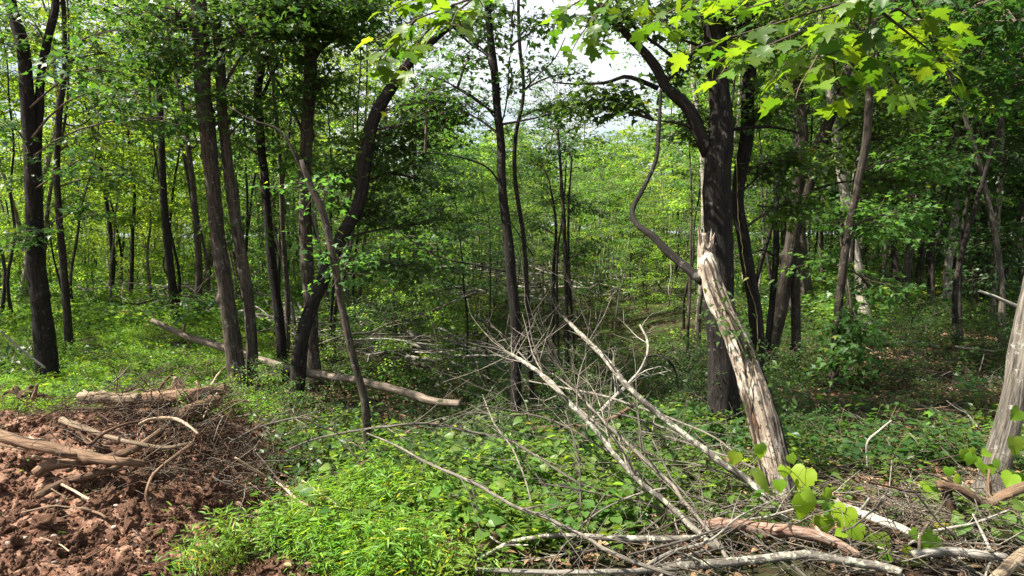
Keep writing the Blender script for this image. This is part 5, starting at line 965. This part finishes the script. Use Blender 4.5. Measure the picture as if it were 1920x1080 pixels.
n_ = 420; yy = 50 + 70 * rs.random(n_); xx = (rs.random(n_) * 2 - 1) * .95 * yy
scatter('far_undergrowth', [SAPS[0][1], SAPS[1][1]], pts_on_ground(xx, yy), 1.2 + .010 * yy, tiltn=.05)

# ------------------------------------------------------------------ pale brush heaps farther back: each stick by itself
STK = []
for k in range(5):
    g = Geo(); r = np.random.default_rng(700 + k); pp = np.array([(0, 0, 0), (.5, .06, .05), (1.0, -.03, .06), (1.6, .1, .02), (2.2, .02, -.05)]) + r.normal(size=(5, 3)) * .06
    barktube(g, pp, [.035, .03, .02, .008], 7, .12, .08, k)
    for q in range(7):
        c = resample(pp, 40)[r.integers(10, 38)]; e = c + np.array([.3 + .3 * r.random(), r.normal() * .25, r.normal() * .2]); tubes(g, resample([c, (c + e) / 2 + r.normal(size=3) * .04, e], 5), np.linspace(.009, .003, 5), 4)
    STK.append(g.build('heap_stick', M['twig_pale']))
def brush_heap(cpx, cpy, n, R, hh, label, group, sc=1.0, mats=('twig_pale', 'deadwood_grey', 'twig_pale'), az=None, dist=None):
    c = ph(cpx, cpy, 0)
    if dist: q = P(cpx, cpy, dist); c = np.array([q[0], dist, gz(q[0], dist)])
    lst = []
    for k in range(n):
        o = bpy.data.objects.new('heap_stick', STK[rs.integers(0, 5)]); COL.objects.link(o); a = rs.random() * 6.28 if az is None else az + rs.normal() * .5; s = sc * (.5 + .8 * rs.random())
        x_ = c[0] + rs.normal() * R - math.cos(a) * s; y_ = c[1] + rs.normal() * R * .6 - math.sin(a) * s; o.location = (x_, y_, float(gz(x_, y_)) + hh * rs.random() + .03)
        o.rotation_euler = (rs.random() * 6, rs.normal() * .18, a); o.scale = (s, s * .65, s * .65); set_mats(o, [mats[rs.integers(0, len(mats))]]); o['label'] = label; o['category'] = 'stick'; o['group'] = group; lst.append(o)
    return lst
brush_heap(345, 578, 34, 1.3, .8, 'pale dry stick in the brush heap behind the close twin trunks', 'sticks of the heap behind the close twin trunks', 1.0, dist=17)
brush_heap(1010, 560, 60, 2.2, 1.1, 'bleached stick in the sunlit brush heap behind the lone thin tree', 'sticks of the sunlit heap behind the lone thin tree', 1.7, dist=25, mats=('twig_pale', 'bark_white', 'deadwood_grey'))
brush_heap(815, 655, 44, 1.1, .6, 'greyish stick in the brush heap beyond the end of the long log', 'sticks of the heap beyond the end of the long log', .9, az=-.3, dist=12.5)
brush_heap(700, 590, 26, 1.2, .7, 'grey stick in the brush heap behind the crooked sapling', 'sticks of the heap behind the crooked sapling', 1.1, az=-.4, dist=14.5)
brush_heap(290, 830, 26, .45, .32, 'brown broken stick or root in the debris heap at the left', 'sticks and roots of the debris heap at the left', .42, mats=('brown_log', 'brown_bark', 'deadwood', 'brown_log'))
brush_heap(190, 790, 14, .45, .14, 'short brown root on the back slope of the debris heap', 'roots on the back slope of the debris heap', .34, mats=('brown_log', 'brown_bark'))
brush_heap(1250, 1045, 26, .75, .12, 'thin grey-brown stick in the litter along the bottom edge, left of the red-brown log', 'sticks along the bottom edge', .38, mats=('twig_pale', 'twig', 'deadwood_grey'))
brush_heap(1720, 1030, 30, .55, .14, 'thin grey-brown stick in the brushwood at the bottom right, below the twisted branch', 'sticks of the brushwood at the bottom right', .36, mats=('twig_pale', 'twig', 'deadwood_grey', 'brown_log'))
brush_heap(1640, 775, 14, .7, .1, 'dry stick on the bare patch of floor below the pale trunks', 'sticks on the bare patch of floor', .5, mats=('twig_pale', 'brown_log'))
for lab, a, b, Yd in [('white fallen log beyond the end of the long log, upper one', (755, 640), (845, 665), 12.6), ('white fallen log beyond the end of the long log, lower one', (762, 668), (830, 676), 12.0), ('short white log right of the other two white logs', (845, 680), (868, 688), 11.8), ('pale log slanting down from the white logs', (765, 620), (800, 655), 12.4)]:
    log(lab, [a, ((a[0] + b[0]) / 2, (a[1] + b[1]) / 2 + 2), b], [8, 9, 7], 'bark_white', Y=[Yd, Yd, Yd + .2], amp=.1)

# ------------------------------------------------------------------ clods and stones of the bare earth: pieces of the ground
def lump(seed, sub, amp, flat=.75):
    import bmesh
    bm = bmesh.new(); bmesh.ops.create_icosphere(bm, subdivisions=sub, radius=1); co = np.array([v.co for v in bm.verts]); f = np.array([[v.index for v in fc.verts] for fc in bm.faces]); bm.free()
    k = 1 + amp * fbm(co * 1.3 + seed * 9.1, seed, 5, .68); V = co * k[:, None] * [1, .8, flat]; V = V - .12 * np.sign(V) * np.abs(vnoise(V * 3.1, seed + 3))[:, None]; return V, f
CLODS = [mesh('clod', *(lambda v: (v[0], None, v[1]))(lump(k, 4, .62)), M['clod'], {'tc': lump(k, 4, .62)[0]}, True) for k in range(6)]
CRUMBS = [mesh('crumb', *(lambda v: (v[0], None, v[1]))(lump(40 + k, 2, .6)), M['clod'], {'tc': lump(40 + k, 2, .6)[0]}, False) for k in range(4)]
STONES = [mesh('stone', *(lambda v: (v[0], None, v[1]))(lump(20 + k, 2, .25, .6)), M['stone'], {'tc': lump(20 + k, 2, .25, .6)[0]}, True) for k in range(4)]
def dirt_points(n, y0=3.9, y1=7.3, x1=-1.2):
    o = []
    while len(o) < n:
        y_ = y0 + (y1 - y0) * rs.random() ** 1.2; x_ = -.8 * y_ - .2 + rs.random() * (x1 + .9 * y_)
        if x_ < x1 + 1.1 and dirt(np.array([x_]), np.array([y_]))[0] > .7: o.append((x_, y_))
    return np.array(o)
dp = dirt_points(270, 3.7)
for (x_, y_) in dp:
    s = .018 + .055 * rs.random() ** 2.2; o = bpy.data.objects.new('clod', CLODS[rs.integers(0, 6)]); COL.objects.link(o); o.parent = ground
    o.location = (x_, y_, float(gz(x_, y_)) + s * .25); o.rotation_euler = tuple(rs.random(3) * 6.28); o.scale = (s, s * (.8 + .4 * rs.random()), s)
for (x_, y_) in dirt_points(75):
    s = .010 + .022 * rs.random() ** 1.5; o = bpy.data.objects.new('stone', STONES[rs.integers(0, 4)]); COL.objects.link(o); o.parent = ground
    o.location = (x_, y_, float(gz(x_, y_)) + s * .3); o.rotation_euler = (rs.normal() * .3, rs.normal() * .3, rs.random() * 6.28); o.scale = (s, s, s)
# bigger clods where the photograph shows them, round the pit and under the heap
for px, py, s in [(290, 900, .10), (250, 925, .09), (345, 935, .10), (240, 975, .08), (300, 980, .07), (130, 925, .07), (60, 880, .06), (180, 1000, .07), (395, 930, .08), (200, 945, .08), (90, 990, .07), (30, 1030, .06), (330, 1020, .06), (480, 950, .09), (270, 870, .08), (500, 920, .08), (225, 770, .09), (170, 760, .08), (100, 760, .08), (410, 960, .06), (850, 1000, .06), (820, 1010, .07)]:
    q = ph(px, py, 0); o = bpy.data.objects.new('clod', CLODS[rs.integers(0, 6)]); COL.objects.link(o); o.parent = ground; o.location = (q[0], q[1], float(gz(q[0], q[1])) + s * .2); o.rotation_euler = tuple(rs.random(3) * 6.28); o.scale = (s * 1.2, s, s * .9)
fp = dirt_points(11000, 3.3, 7.3, -.9)
scatter('crumbs', CRUMBS, pts_on_ground(fp[:, 0], fp[:, 1]), .005 + .026 * rs.random(len(fp)) ** 2.6, tiltn=2.0)
x, y = field(170, 4.0, 7.2, 1.0, keepf=lambda x, y, px: (dirt(x, y) > .5) & (px < 560))
scatter('dirt_sprouts', [clump(9, .05, .04, OVAL, .03, 'leaf_bright', 800 + k, stems=3) for k in range(3)], pts_on_ground(x, y), .6 + .6 * rs.random(len(x)))
x, y = field(260, 4.0, 7.2, 1.0, keepf=lambda x, y, px: (dirt(x, y) > .5) & (px < 560))
scatter('dirt_straws', [twig_mesh(820 + k, 5, .16, m, .03) for k, m in enumerate(['deadwood', 'brown_log', 'twig_pale'])], pts_on_ground(x, y), .5 + .6 * rs.random(len(x)), tiltn=.1)
